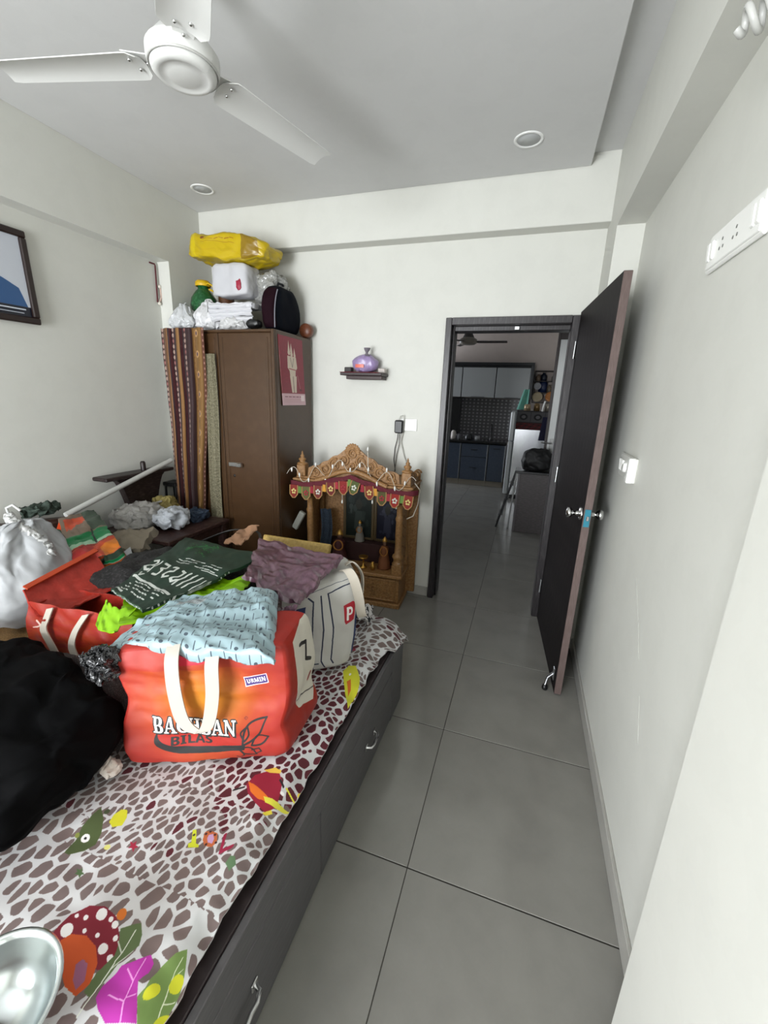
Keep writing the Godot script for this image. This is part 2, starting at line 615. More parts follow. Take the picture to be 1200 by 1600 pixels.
# ---------------------------------------------------------------- doors
func build_doors() -> void:
	var frame_mat := mottled(rgb(40, 36, 38), 0.38, "frame_paint", 0.02, 0.25, Vector3(10, 0.8, 10))
	var edge_mat := mottled(rgb(96, 80, 76), 0.5, "door_edge", 0.03, 0.18, Vector3(16, 0.9, 16))
	var d := thing("door_1", "dark brown flush door standing open with round chrome knobs", "door", Vector3(0.228, 0, -2.963), Vector3.ZERO, "", "structure")
	var f := func(a: Vector3, b: Vector3, called: String) -> MeshInstance3D:
		var st := S()
		bx(st, a - d.position, b - d.position, 0.003)
		return obj(called, st, frame_mat, d)
	f.call(Vector3(-0.583, 0.0, -3.14), Vector3(-0.543, 2.02, -2.967), "jamb")
	f.call(Vector3(-0.543, 0.0, -3.14), Vector3(-0.530, 2.02, -3.03), "jamb")
	f.call(Vector3(0.19, 0.0, -3.14), Vector3(0.236, 2.02, -2.972), "jamb")
	f.call(Vector3(-0.543, 1.975, -3.14), Vector3(0.19, 2.02, -2.967), "header")
	var stp: MeshInstance3D = f.call(Vector3(-0.530, 1.945, -3.14), Vector3(0.19, 1.975, -3.03), "header_stop")
	var sb := S()
	box(sb, Vector3(-0.13, 1.958, -3.02) - d.position, Vector3(0.03, 0.022, 0.016), 0.002)
	obj("strike_plate", sb, steel, stp)
	# leaf swung open past a right angle: local x runs along the leaf, local z is its thickness
	var along := Vector3(0.0852, 0, 0.9964)
	var nrm := Vector3(0.9964, 0, -0.0852)
	var B := Basis(along, Vector3.UP, nrm)
	var st := S()
	box(st, B * Vector3(0.425, 0, 0.019) + Vector3(0, 1.022, 0.008), Vector3(0.848, 2.022, 0.034), 0.002, B)
	var leaf := obj("leaf", st, brown_wood, d)
	st = S()
	box(st, B * Vector3(0.8515, 0, 0.019) + Vector3(0, 1.022, 0.008), Vector3(0.005, 2.018, 0.034), 0.001, B)
	obj("edge_band", st, edge_mat, leaf)
	# knob pair and latch plate
	for sd in [-1.0, 1.0]:
		st = S()
		var face := 0.002 if sd < 0 else 0.036
		var o := B * Vector3(0.79, 0, face) + Vector3(0, 0.992, 0.008)
		var axis := Basis(along, nrm * sd, Vector3.UP)
		lathe(st, [Vector2(0, 0.0), Vector2(0.031, 0.0), Vector2(0.031, 0.0), Vector2(0.030, 0.005), Vector2(0.024, 0.008), Vector2(0.011, 0.010), Vector2(0.010, 0.034), Vector2(0.016, 0.038), Vector2(0.024, 0.045), Vector2(0.026, 0.054), Vector2(0.023, 0.062), Vector2(0.012, 0.066), Vector2(0, 0.067)], 20, o, axis)
		obj("knob", st, chrome, leaf).set_meta("label", "round chrome knob")
	st = S()
	box(st, B * Vector3(0.8555, 0, 0.019) + Vector3(0, 0.985, 0.008), Vector3(0.003, 0.085, 0.026), 0.001, B)
	var lp := obj("latch_plate", st, mat(rgb(40, 120, 140), 0.4), leaf)
	lp.set_meta("label", "turquoise film left on the latch plate")
	st = S()
	box(st, B * Vector3(0.860, 0, 0.019) + Vector3(0, 0.985, 0.008), Vector3(0.012, 0.022, 0.012), 0.002, B)
	obj("latch_bolt", st, chrome, leaf)
	# foot-operated door stopper at the lower corner
	st = S()
	var so := B * Vector3(0.80, 0, 0.0) + Vector3(0, 0.10, 0.008)
	box(st, so + B * Vector3(0, 0, -0.003), Vector3(0.028, 0.07, 0.006), 0.001, B)
	tube(st, [so + B * Vector3(0, 0.0, -0.006), so + B * Vector3(0.0, -0.03, -0.030), so + B * Vector3(0.012, -0.075, -0.040)], 0.008, 8)
	var stopper := obj("door_stopper", st, steel, leaf)
	st = S()
	lathe(st, [Vector2(0, 0.0), Vector2(0.014, 0.0), Vector2(0.016, 0.008), Vector2(0.013, 0.026), Vector2(0, 0.028)], 12, so + B * Vector3(0.012, -0.096, -0.040))
	obj("rubber_foot", st, black_plastic, stopper)
	for y in [0.25, 1.05, 1.82]:
		st = S()
		tube(st, [Vector3(-0.004, y - 0.05, 0.004), Vector3(-0.004, y + 0.05, 0.004)], 0.006, 8)
		obj("hinge", st, steel, d)
	# white door at the end of the passage
	d = thing("door_2", "pale grey closed door with a lever handle beyond the table", "door", Vector3(0.3, 0, -5.36), Vector3.ZERO, "", "structure")
	st = S()
	bx(st, Vector3(-0.075, 0.0, -0.10), Vector3(-0.05, 2.45, 0.03), 0.003)
	bx(st, Vector3(-0.05, 2.19, -0.10), Vector3(0.85, 2.45, 0.03), 0.003)
	obj("frame", st, mat(rgb(58, 50, 48), 0.5), d)
	st = S()
	bx(st, Vector3(-0.05, 0.0, -0.05), Vector3(0.85, 2.19, 0.005), 0.003)
	var lf := obj("leaf", st, mat(rgb(222, 224, 222), 0.4), d)
	st = S()
	bx(st, Vector3(-0.02, 0.94, 0.005), Vector3(0.02, 1.10, 0.011), 0.002)
	tube(st, [Vector3(0, 1.05, 0.008), Vector3(0, 1.05, 0.05), Vector3(-0.015, 1.05, 0.055), Vector3(-0.12, 1.055, 0.055)], 0.009, 8)
	obj("lever_handle", st, chrome, lf)
	st = S()
	bx(st, Vector3(0.08, 1.93, 0.005), Vector3(0.105, 2.12, 0.02), 0.002)
	obj("tower_bolt", st, steel, lf)

# ---------------------------------------------------------------- bed
func build_bed() -> void:
	var dark := mottled(rgb(84, 82, 83), 0.5, "bed_laminate", 0.02, 0.12, Vector3(1.2, 12, 1.2))
	var edge := mottled(rgb(40, 30, 31), 0.5, "bed_edge", 0.02, 0.2, Vector3(1.2, 12, 1.2))
	var b := thing("storage_bed", "low dark brown storage bed with drawers and small chrome handles", "bed", Vector3(-0.457, 0, -0.82))
	var o := b.position
	var part := func(called: String, a: Vector3, c: Vector3, m: Material, r := 0.002, par: Node = null) -> MeshInstance3D:
		var st := S()
		bx(st, a - o, c - o, r)
		return obj(called, st, m, par if par else b)
	part.call("carcass", Vector3(-2.40, 0.0, -1.775), Vector3(-0.477, 0.285, 0.14), edge)
	part.call("end_panel", Vector3(-2.42, 0.0, -1.794), Vector3(-0.477, 0.365, -1.776), dark)
	part.call("corner_post", Vector3(-0.476, 0.0, -1.794), Vector3(-0.457, 0.365, -1.622), dark)
	part.call("top_rail", Vector3(-0.476, 0.278, -1.619), Vector3(-0.457, 0.365, 0.15), dark)
	part.call("rim", Vector3(-0.522, 0.286, -1.775), Vector3(-0.4765, 0.372, 0.15), edge)
	for q in [[-1.619, -0.895, -1.33], [-0.891, 0.15, -0.50]]:
		var dr: MeshInstance3D = part.call("drawer", Vector3(-0.4755, 0.012, q[0]), Vector3(-0.4575, 0.272, q[1]), dark)
		var st := S()
		var h := Vector3(-0.457, 0.155, q[2]) - o
		for s in [-1.0, 1.0]:
			box(st, h + Vector3(0.002, 0, 0.045 * s), Vector3(0.005, 0.024, 0.024), 0.002)
		tube(st, [h + Vector3(0.003, 0, -0.045), h + Vector3(0.020, 0, -0.040), h + Vector3(0.026, 0.0, -0.02), h + Vector3(0.024, 0, 0.0), h + Vector3(0.026, 0, 0.02), h + Vector3(0.020, 0, 0.040), h + Vector3(0.003, 0, 0.045)], 0.0065, 8)
		obj("handle", st, chrome, dr).set_meta("label", "chrome bow handle")
	# headboard along the wall, gently arched top
	var out := PackedVector2Array()
	for i in 17:
		var u := i / 16.0
		out.append(Vector2(lerpf(-1.80, 0.15, u), 0.74 + 0.10 * sin(PI * u)))
	out.append(Vector2(0.15, 0.0))
	out.append(Vector2(-1.80, 0.0))
	var st2 := S()
	prism(st2, out, 0.05, Transform3D(Basis(Vector3(0, 0, 1), Vector3(0, 1, 0), Vector3(-1, 0, 0)), Vector3(-2.45, 0, 0) - o))
	obj("headboard", st2, mottled(rgb(64, 42, 34), 0.4, "headboard", 0.02, 0.3, Vector3(1, 9, 1)), b)
	var st := S()
	soft(st, Vector3(0.95, 0.06, 0.94), 10.0, 14, func(p: Vector3): return p)
	var m := obj("mattress", st, mat(rgb(200, 190, 180), 0.9))
	m.position = Vector3(-1.476, 0.346, -0.815)
	tag(m, "thick mattress lying under the printed bed sheet", "mattress")
	build_sheet()

func sheet_y(x: float, z: float) -> float:
	var y := 0.432 + 0.006 * nz(x, z, 0.05, 3) + 0.004 * fold(x * 0.5 + z * 0.35, z * 1.2, 0.045, 1) * smoothstep(-1.2, -0.7, x)
	# crumples near the edge of the bed at the front and at the far corner
	y += 0.008 * smoothstep(-0.75, -0.5, x) * fold(x * 0.6, z * 1.6, 0.055, 7) * smoothstep(-0.95, -0.5, z)
	y += 0.030 * smoothstep(-1.45, -1.75, z) * smoothstep(-0.9, -0.62, x) * (0.5 + 0.7 * nz(x, z, 0.06, 9))
	return y

func build_sheet() -> void:
	var st := S()
	var x0 := -2.40
	var x1 := -0.492
	var z0 := -1.84
	var z1 := 0.15
	var f := func(u: float, v: float) -> Vector3:
		var x := lerpf(x0, x1, 1.0 - pow(1.0 - u, 1.6))
		var z := lerpf(z0, z1, v)
		var y := sheet_y(x, z)
		var wave := 0.012 * nz(z, 0.3, 0.06, 5)
		var e := smoothstep(-0.56 + wave, -0.492, x)
		y -= (0.034 + 0.02 * nz(z, 1.0, 0.09, 2)) * e * e
		x += wave * e * 0.5 + 0.008 * e * nz(z, 7.0, 0.05)
		# falls over the foot end
		var k := smoothstep(-1.79, -1.84, z)
		y -= 0.07 * k
		# overhangs the corner
		var cn := smoothstep(-1.50, -1.68, z) * smoothstep(-0.59, -0.505, x)
		x += 0.052 * cn
		y -= 0.035 * cn * cn
		return Vector3(x, y, z)
	sheet(st, 110, 130, f, 0.004)
	var w := 1536
	var m := mat(Color.WHITE, 0.75)
	m.albedo_texture = sheet_print(w, x0, x1, z0, z1).tex()
	m.texture_repeat = false
	m.rim_enabled = true
	m.rim = 0.15
	var o := obj("bed_sheet", st, m)
	tag(o, "white bed sheet printed with taupe and maroon spots and cartoon garden motifs", "bed sheet")

# the printed pattern: rounded animal-skin spots and garden motifs (positions in metres on the bed)
func sheet_print(w: int, x0: float, x1: float, z0: float, z1: float) -> Pic:
	var pic := Pic.new(w, w, Color.WHITE)
	var n := FastNoiseLite.new()
	n.noise_type = FastNoiseLite.TYPE_CELLULAR
	n.cellular_return_type = FastNoiseLite.RETURN_DISTANCE2_SUB
	n.cellular_jitter = 0.9
	n.frequency = 1.0
	n.seed = 12
	n.fractal_type = FastNoiseLite.FRACTAL_NONE
	var warp := FastNoiseLite.new()
	warp.frequency = 1.0
	warp.seed = 3
	warp.fractal_octaves = 2
	var cells := FastNoiseLite.new()
	cells.noise_type = FastNoiseLite.TYPE_CELLULAR
	cells.cellular_return_type = FastNoiseLite.RETURN_CELL_VALUE
	cells.cellular_jitter = 0.9
	cells.frequency = 1.0
	cells.seed = 12
	cells.fractal_type = FastNoiseLite.FRACTAL_NONE
	var near := FastNoiseLite.new()
	near.noise_type = FastNoiseLite.TYPE_CELLULAR
	near.cellular_return_type = FastNoiseLite.RETURN_DISTANCE
	near.cellular_jitter = 0.9
	near.frequency = 1.0
	near.seed = 12
	near.fractal_type = FastNoiseLite.FRACTAL_NONE
	var data := PackedByteArray()
	data.resize(w * w * 3)
	data.fill(200)
	for j in w:
		var z := lerpf(z0, z1, float(j) / w)
		for i in w:
			# grid() spaces x unevenly: undo it so that the print keeps its scale
			var u := float(i) / w
			var x := lerpf(x0, x1, 1.0 - pow(1.0 - u, 1.6))
			var q := (j * w + i) * 3
			if x < -1.35:
				continue
			var s := 33.0 if z > -0.50 or (x < -0.95 and z > -0.56) else 47.0
			if z < -0.72:
				s = 41.0
			var a := x * 0.9 + z * 0.42
			var b := z * 0.62 - x * 0.35
			var d := n.get_noise_2d(a * s, b * s)   # second minus first distance, less one
			var d1 := near.get_noise_2d(a * s, b * s)
			if d - 0.30 * d1 > -0.59 + 0.10 * warp.get_noise_2d(x * 22.0, z * 22.0):
				var maroon := Vector2(x + 0.60, (z + 1.02) * 0.55).length() + 0.05 * warp.get_noise_2d(x * 14.0, z * 14.0) < 0.185
				if not maroon and cells.get_noise_2d(a * s, b * s) > 0.86 and z < -0.5:
					maroon = true
				var t := 0.5 + 0.5 * warp.get_noise_2d(x * 9.0, z * 9.0)
				if maroon:
					data[q] = 82; data[q + 1] = 14; data[q + 2] = 28
				else:
					data[q] = int(104 + 14 * t); data[q + 1] = int(89 + 12 * t); data[q + 2] = int(87 + 10 * t)
	pic.im = Image.create_from_data(w, w, false, Image.FORMAT_RGB8, data)
	sheet_motifs(pic, func(x: float, z: float) -> Vector2:
		var t := (x - x0) / (x1 - x0)
		return Vector2((1.0 - pow(1.0 - clampf(t, 0.0, 1.0), 1.0 / 1.6)) * w, (z - z0) / (z1 - z0) * w))
	return pic

func sheet_motifs(pic: Pic, to: Callable) -> void:
	var P := func(a: Array) -> PackedVector2Array:
		var p := PackedVector2Array()
		for i in range(0, a.size(), 2):
			p.append(to.call(a[i], a[i + 1]))
		return p
	var blob := func(x: float, z: float, r: float, r2: float, turn: float, c: Color) -> void:
		var p := PackedVector2Array()
		for i in 26:
			var v := Vector2(cos(TAU * i / 26) * r, sin(TAU * i / 26) * r2).rotated(turn)
			p.append(to.call(x + v.x, z + v.y))
		pic.fill(p, c)
	var stroke := func(a: Array, wd: float, c: Color) -> void:
		var p: PackedVector2Array = P.call(a)
		pic.line(Array(p), wd, c)
	pic.fill(P.call([-0.762, -0.336, -0.785, -0.362, -0.786, -0.396, -0.764, -0.421, -0.731, -0.431, -0.693, -0.425, -0.661, -0.404, -0.637, -0.381, -0.632, -0.360, -0.648, -0.351, -0.701, -0.347]), rgb(120, 14, 36))
	blob.call(-0.726, -0.418, 0.0130, 0.0097, 0.40, rgb(236, 234, 232))
	blob.call(-0.765, -0.374, 0.0140, 0.0105, 0.40, rgb(236, 234, 232))
	blob.call(-0.751, -0.403, 0.0060, 0.0045, 0.40, rgb(236, 234, 232))
	blob.call(-0.700, -0.418, 0.0060, 0.0045, 0.40, rgb(236, 234, 232))
	blob.call(-0.684, -0.414, 0.0080, 0.0060, 0.40, rgb(236, 234, 232))
	blob.call(-0.731, -0.385, 0.0050, 0.0037, 0.40, rgb(236, 234, 232))
	blob.call(-0.701, -0.389, 0.0050, 0.0037, 0.40, rgb(236, 234, 232))
	blob.call(-0.671, -0.377, 0.0110, 0.0083, 0.40, rgb(236, 234, 232))
	blob.call(-0.644, -0.370, 0.0070, 0.0053, 0.40, rgb(236, 234, 232))
	blob.call(-0.664, -0.398, 0.0060, 0.0045, 0.40, rgb(236, 234, 232))
	blob.call(-0.772, -0.399, 0.0050, 0.0037, 0.40, rgb(236, 234, 232))
	pic.fill(P.call([-0.760, -0.358, -0.750, -0.373, -0.720, -0.381, -0.687, -0.375, -0.660, -0.357, -0.648, -0.332, -0.655, -0.311, -0.688, -0.314, -0.733, -0.336]), rgb(196, 78, 22))
	pic.fill(P.call([-0.699, -0.343, -0.693, -0.353, -0.678, -0.351, -0.661, -0.332, -0.664, -0.317, -0.682, -0.325]), rgb(150, 90, 120))
	blob.call(-0.687, -0.432, 0.0120, 0.0090, 0.60, rgb(206, 110, 30))
	pic.fill(P.call([-0.668, -0.413, -0.649, -0.426, -0.635, -0.433, -0.616, -0.418, -0.606, -0.402, -0.621, -0.376, -0.625, -0.345, -0.628, -0.317, -0.648, -0.320, -0.650, -0.346, -0.639, -0.375, -0.652, -0.396]), rgb(86, 104, 62))
	stroke.call([-0.635, -0.419, -0.630, -0.383, -0.629, -0.342, -0.626, -0.292], 3.0, rgb(214, 218, 204))
	stroke.call([-0.630, -0.383, -0.655, -0.396], 2.0, rgb(200, 206, 190))
	stroke.call([-0.628, -0.361, -0.611, -0.392], 2.0, rgb(200, 206, 190))
	pic.fill(P.call([-0.622, -0.337, -0.614, -0.359, -0.613, -0.369, -0.595, -0.381, -0.574, -0.400, -0.559, -0.392, -0.556, -0.377, -0.564, -0.362, -0.548, -0.345, -0.523, -0.320, -0.572, -0.302, -0.599, -0.310, -0.617, -0.320]), rgb(178, 44, 158))
	stroke.call([-0.578, -0.391, -0.573, -0.359, -0.564, -0.332, -0.548, -0.311], 3.0, rgb(226, 150, 214))
	stroke.call([-0.573, -0.359, -0.598, -0.369], 2.0, rgb(226, 150, 214))
	stroke.call([-0.566, -0.337, -0.553, -0.347], 2.0, rgb(226, 150, 214))
	stroke.call([-0.564, -0.332, -0.599, -0.330], 2.0, rgb(226, 150, 214))
	pic.fill(P.call([-0.546, -0.373, -0.543, -0.394, -0.533, -0.420, -0.520, -0.436, -0.508, -0.418, -0.499, -0.399, -0.496, -0.374, -0.494, -0.351, -0.494, -0.330, -0.522, -0.320, -0.548, -0.345, -0.544, -0.360]), rgb(112, 138, 72))
	stroke.call([-0.519, -0.422, -0.517, -0.384, -0.507, -0.351, -0.498, -0.328], 3.0, rgb(220, 226, 196))
	stroke.call([-0.517, -0.384, -0.509, -0.411], 2.0, rgb(220, 226, 196))
	stroke.call([-0.510, -0.359, -0.498, -0.373], 2.0, rgb(220, 226, 196))
	blob.call(-0.508, -0.391, 0.0090, 0.0140, 0.40, rgb(206, 206, 40))
	blob.call(-0.532, -0.360, 0.0090, 0.0140, 0.40, rgb(206, 206, 40))
	blob.call(-0.495, -0.342, 0.0090, 0.0140, 0.40, rgb(206, 206, 40))
	pic.fill(P.call([-0.923, -0.480, -0.927, -0.511, -0.943, -0.539, -0.946, -0.570, -0.943, -0.590, -0.908, -0.569, -0.884, -0.543, -0.873, -0.518, -0.884, -0.498, -0.907, -0.480]), rgb(70, 84, 42))
	blob.call(-0.909, -0.521, 0.0120, 0.0090, 0.30, rgb(236, 234, 232))
	blob.call(-0.909, -0.521, 0.0040, 0.0030, 0.30, rgb(30, 30, 26))
	blob.call(-0.935, -0.520, 0.0080, 0.0050, 0.50, rgb(130, 140, 60))
	blob.call(-0.919, -0.587, 0.0070, 0.0070, 0.00, rgb(60, 70, 40))
	pic.fill(P.call([-0.890, -0.569, -0.896, -0.588, -0.890, -0.605, -0.876, -0.610, -0.861, -0.595, -0.854, -0.575, -0.871, -0.563]), rgb(206, 204, 36))
	blob.call(-0.840, -0.523, 0.0080, 0.0060, 0.00, rgb(216, 214, 120))
	pic.fill(P.call([-0.768, -0.547, -0.776, -0.543, -0.772, -0.535, -0.783, -0.541, -0.792, -0.538, -0.790, -0.545, -0.800, -0.551, -0.788, -0.550, -0.785, -0.557, -0.780, -0.549]), rgb(150, 16, 48))
	pic.fill(P.call([-0.833, -0.463, -0.841, -0.460, -0.837, -0.453, -0.847, -0.457, -0.856, -0.455, -0.855, -0.461, -0.865, -0.466, -0.853, -0.465, -0.851, -0.471, -0.845, -0.464]), rgb(70, 96, 56))
	pic.fill(P.call([-0.676, -0.623, -0.668, -0.627, -0.646, -0.600, -0.637, -0.600, -0.633, -0.594, -0.656, -0.585, -0.663, -0.593, -0.658, -0.598]), rgb(206, 214, 40))
	blob.call(-0.665, -0.615, 0.0030, 0.0030, 0.00, rgb(60, 60, 30))
	pic.fill(P.call([-0.643, -0.628, -0.632, -0.637, -0.612, -0.636, -0.599, -0.618, -0.604, -0.604, -0.623, -0.602, -0.637, -0.613]), rgb(186, 96, 50))
	pic.fill(P.call([-0.630, -0.626, -0.621, -0.631, -0.611, -0.623, -0.609, -0.612, -0.620, -0.611, -0.628, -0.618]), rgb(190, 150, 190))
	blob.call(-0.638, -0.626, 0.0030, 0.0030, 0.00, rgb(60, 20, 20))
	blob.call(-0.615, -0.631, 0.0030, 0.0030, 0.00, rgb(60, 20, 20))
	blob.call(-0.601, -0.617, 0.0030, 0.0030, 0.00, rgb(60, 20, 20))
	blob.call(-0.621, -0.606, 0.0030, 0.0030, 0.00, rgb(60, 20, 20))
	blob.call(-0.631, -0.634, 0.0030, 0.0030, 0.00, rgb(60, 20, 20))
	stroke.call([-0.592, -0.640, -0.575, -0.602, -0.557, -0.622], 9.0, rgb(150, 20, 60))
	pic.fill(P.call([-0.547, -0.584, -0.547, -0.602, -0.537, -0.605, -0.525, -0.592, -0.530, -0.575]), rgb(90, 120, 84))
	pic.fill(P.call([-0.631, -0.778, -0.626, -0.811, -0.598, -0.839, -0.568, -0.846, -0.541, -0.820, -0.528, -0.786, -0.521, -0.753, -0.534, -0.725, -0.577, -0.740, -0.610, -0.756]), rgb(146, 14, 46))
	pic.fill(P.call([-0.631, -0.787, -0.612, -0.785, -0.577, -0.776, -0.550, -0.766, -0.553, -0.753, -0.577, -0.752, -0.606, -0.762]), rgb(224, 112, 26))
	pic.fill(P.call([-0.565, -0.764, -0.543, -0.768, -0.483, -0.774, -0.476, -0.769, -0.520, -0.751, -0.551, -0.750]), rgb(224, 222, 70))
	pic.fill(P.call([-0.613, -0.836, -0.587, -0.855, -0.565, -0.854, -0.562, -0.844, -0.594, -0.834]), rgb(226, 190, 70))
	pic.fill(P.call([-0.542, -0.722, -0.526, -0.741, -0.519, -0.736, -0.531, -0.720]), rgb(222, 204, 60))
	stroke.call([-0.525, -0.813, -0.487, -0.801], 4.0, rgb(214, 206, 60))
	blob.call(-0.489, -0.826, 0.0080, 0.0080, 0.00, rgb(222, 200, 40))
	blob.call(-0.463, -0.808, 0.0080, 0.0080, 0.00, rgb(176, 190, 60))
	blob.call(-0.485, -0.811, 0.0060, 0.0060, 0.00, rgb(214, 120, 40))
	stroke.call([-0.654, -0.752, -0.631, -0.769], 5.0, rgb(24, 20, 22))
	stroke.call([-0.552, -0.825, -0.531, -0.810], 5.0, rgb(24, 20, 22))
	blob.call(-0.526, -0.795, 0.0060, 0.0050, 0.00, rgb(236, 234, 232))
	pic.fill(P.call([-0.582, -1.336, -0.577, -1.383, -0.550, -1.393, -0.517, -1.353, -0.496, -1.286, -0.496, -1.225, -0.499, -1.194, -0.527, -1.235, -0.554, -1.280]), rgb(210, 208, 40))
	pic.fill(P.call([-0.546, -1.291, -0.538, -1.311, -0.518, -1.270, -0.516, -1.240]), rgb(206, 104, 24))
	blob.call(-0.549, -1.331, 0.0040, 0.0070, 0.00, rgb(236, 234, 232))
	blob.call(-0.477, -1.440, 0.0120, 0.0120, 0.00, rgb(206, 104, 24))
	blob.call(-0.479, -1.553, 0.0100, 0.0140, 0.00, rgb(206, 104, 24))
	blob.call(-0.600, -1.495, 0.0080, 0.0080, 0.00, rgb(150, 16, 60))
	blob.call(-0.597, -1.931, 0.0300, 0.0200, 0.30, rgb(190, 50, 130))
	blob.call(-0.480, -1.711, 0.0120, 0.0400, 0.00, rgb(120, 160, 70))

# ---------------------------------------------------------------- steel cupboard
func build_cupboard() -> void:
	var paint := mottled(rgb(68, 46, 26), 0.34, "cupboard_enamel", 0.01, 0.05, Vector3(2, 2, 2), 4)
	var dark := mat(rgb(30, 22, 16), 0.6)
	var c := thing("steel_cupboard", "tall brown enamelled steel cupboard with a chrome door handle", "cupboard", Vector3(-2.0, 0, -2.72))
	var o := c.position
	var st := S()
	bx(st, Vector3(-2.43, 0.0, -2.97) - o, Vector3(-1.578, 1.895, -2.492) - o, 0.006)
	obj("body", st, paint, c)
	for q in [[-2.424, -2.006], [-2.002, -1.600]]:
		st = S()
		bx(st, Vector3(q[0], 0.06, -2.494) - o, Vector3(q[1], 1.872, -2.474) - o, 0.004)
		var dr := obj("door", st, paint, c)
		for x in [q[0] + 0.028, q[1] - 0.028]:
			st = S()
			bar(st, Vector3(x, 0.09, -2.473) - o, Vector3(x, 1.845, -2.473) - o, 0.014, 0.006, 0.0025)
			obj("rib", st, paint, dr)
		if q[0] > -2.1:
			st = S()
			box(st, Vector3(-1.925, 1.005, -2.470) - o, Vector3(0.10, 0.030, 0.008), 0.003)
			box(st, Vector3(-1.875, 1.005, -2.452) - o, Vector3(0.045, 0.024, 0.028), 0.004)
			obj("handle", st, chrome, dr).set_meta("label", "chrome handle plate")
			st = S()
			lathe(st, [Vector2(0, 0.004), Vector2(0.009, 0.003), Vector2(0.011, 0.0)], 12, Vector3(-1.935, 0.925, -2.474) - o, Basis(Vector3.RIGHT, Vector3.BACK, Vector3.DOWN))
			obj("keyhole", st, dark, dr)
	st = S()
	bx(st, Vector3(-1.60, 0.02, -2.492) - o, Vector3(-1.579, 1.893, -2.474) - o, 0.003)
	bx(st, Vector3(-2.43, 1.876, -2.492) - o, Vector3(-1.60, 1.893, -2.474) - o, 0.003)
	obj("front_flange", st, paint, c)
	# calendar taped to the side of the cupboard
	var pic := Pic.new(280, 440, rgb(132, 18, 44))
	var r := RandomNumberGenerator.new()
	r.seed = 8
	for i in 500:
		pic.disc(r.randf() * 280, r.randf() * 360, 1.6, 1.6, rgb(150 + r.randi() % 50, 30, 60 + r.randi() % 25))
	var pale := rgb(214, 196, 178)
	var grey := rgb(120, 104, 96)
	pic.fill(PackedVector2Array([Vector2(96, 90), Vector2(108, 20), Vector2(120, 90)]), pale)
	pic.fill(PackedVector2Array([Vector2(122, 92), Vector2(136, 36), Vector2(150, 92)]), pale)
	pic.fill(PackedVector2Array([Vector2(162, 104), Vector2(172, 62), Vector2(184, 104)]), pale)
	pic.disc(108, 98, 14, 16, pale); pic.disc(138, 106, 15, 17, pale); pic.disc(174, 112, 12, 15, pale)
	pic.fill(PackedVector2Array([Vector2(88, 118), Vector2(188, 122), Vector2(198, 190), Vector2(176, 214), Vector2(170, 250), Vector2(108, 250), Vector2(104, 214), Vector2(84, 196)]), pale)
	pic.fill(PackedVector2Array([Vector2(104, 246), Vector2(138, 246), Vector2(140, 356), Vector2(118, 356)]), pale)
	pic.fill(PackedVector2Array([Vector2(144, 246), Vector2(184, 246), Vector2(172, 356), Vector2(148, 356)]), pale)
	pic.line([Vector2(120, 130), Vector2(140, 190), Vector2(160, 130)], 5, grey)
	pic.line([Vector2(100, 200), Vector2(180, 206)], 6, rgb(170, 70, 80))
	pic.line([Vector2(142, 250), Vector2(144, 350)], 6, grey)
	pic.line([Vector2(196, 240), Vector2(222, 330)], 4, rgb(190, 120, 130))
	pic.disc(226, 336, 12, 8, rgb(90, 10, 30))
	pic.rect(0, 362, 280, 78, rgb(216, 178, 186))
	for i in 5:
		pic.line([Vector2(30 + i * 44, 384), Vector2(62 + i * 44, 384)], 5, rgb(120, 40, 60))
	for y in [398, 408, 418]:
		pic.line([Vector2(20, y), Vector2(220, y)], 2, rgb(190, 130, 145))
	pic.rect(222, 372, 44, 40, rgb(240, 220, 222))
	st = S()
	sheet(st, 6, 12, func(u: float, v: float): return Vector3(-1.5745 + 0.006 * v * v, lerpf(1.868, 1.425, v), lerpf(-2.52, -2.83, u) - 0.03 * v), 0.002)
	var cal := obj("wall_calendar", st, printed(pic, 0.4))
	tag(cal, "red poster calendar of a pale standing figure on the cupboard side", "calendar")

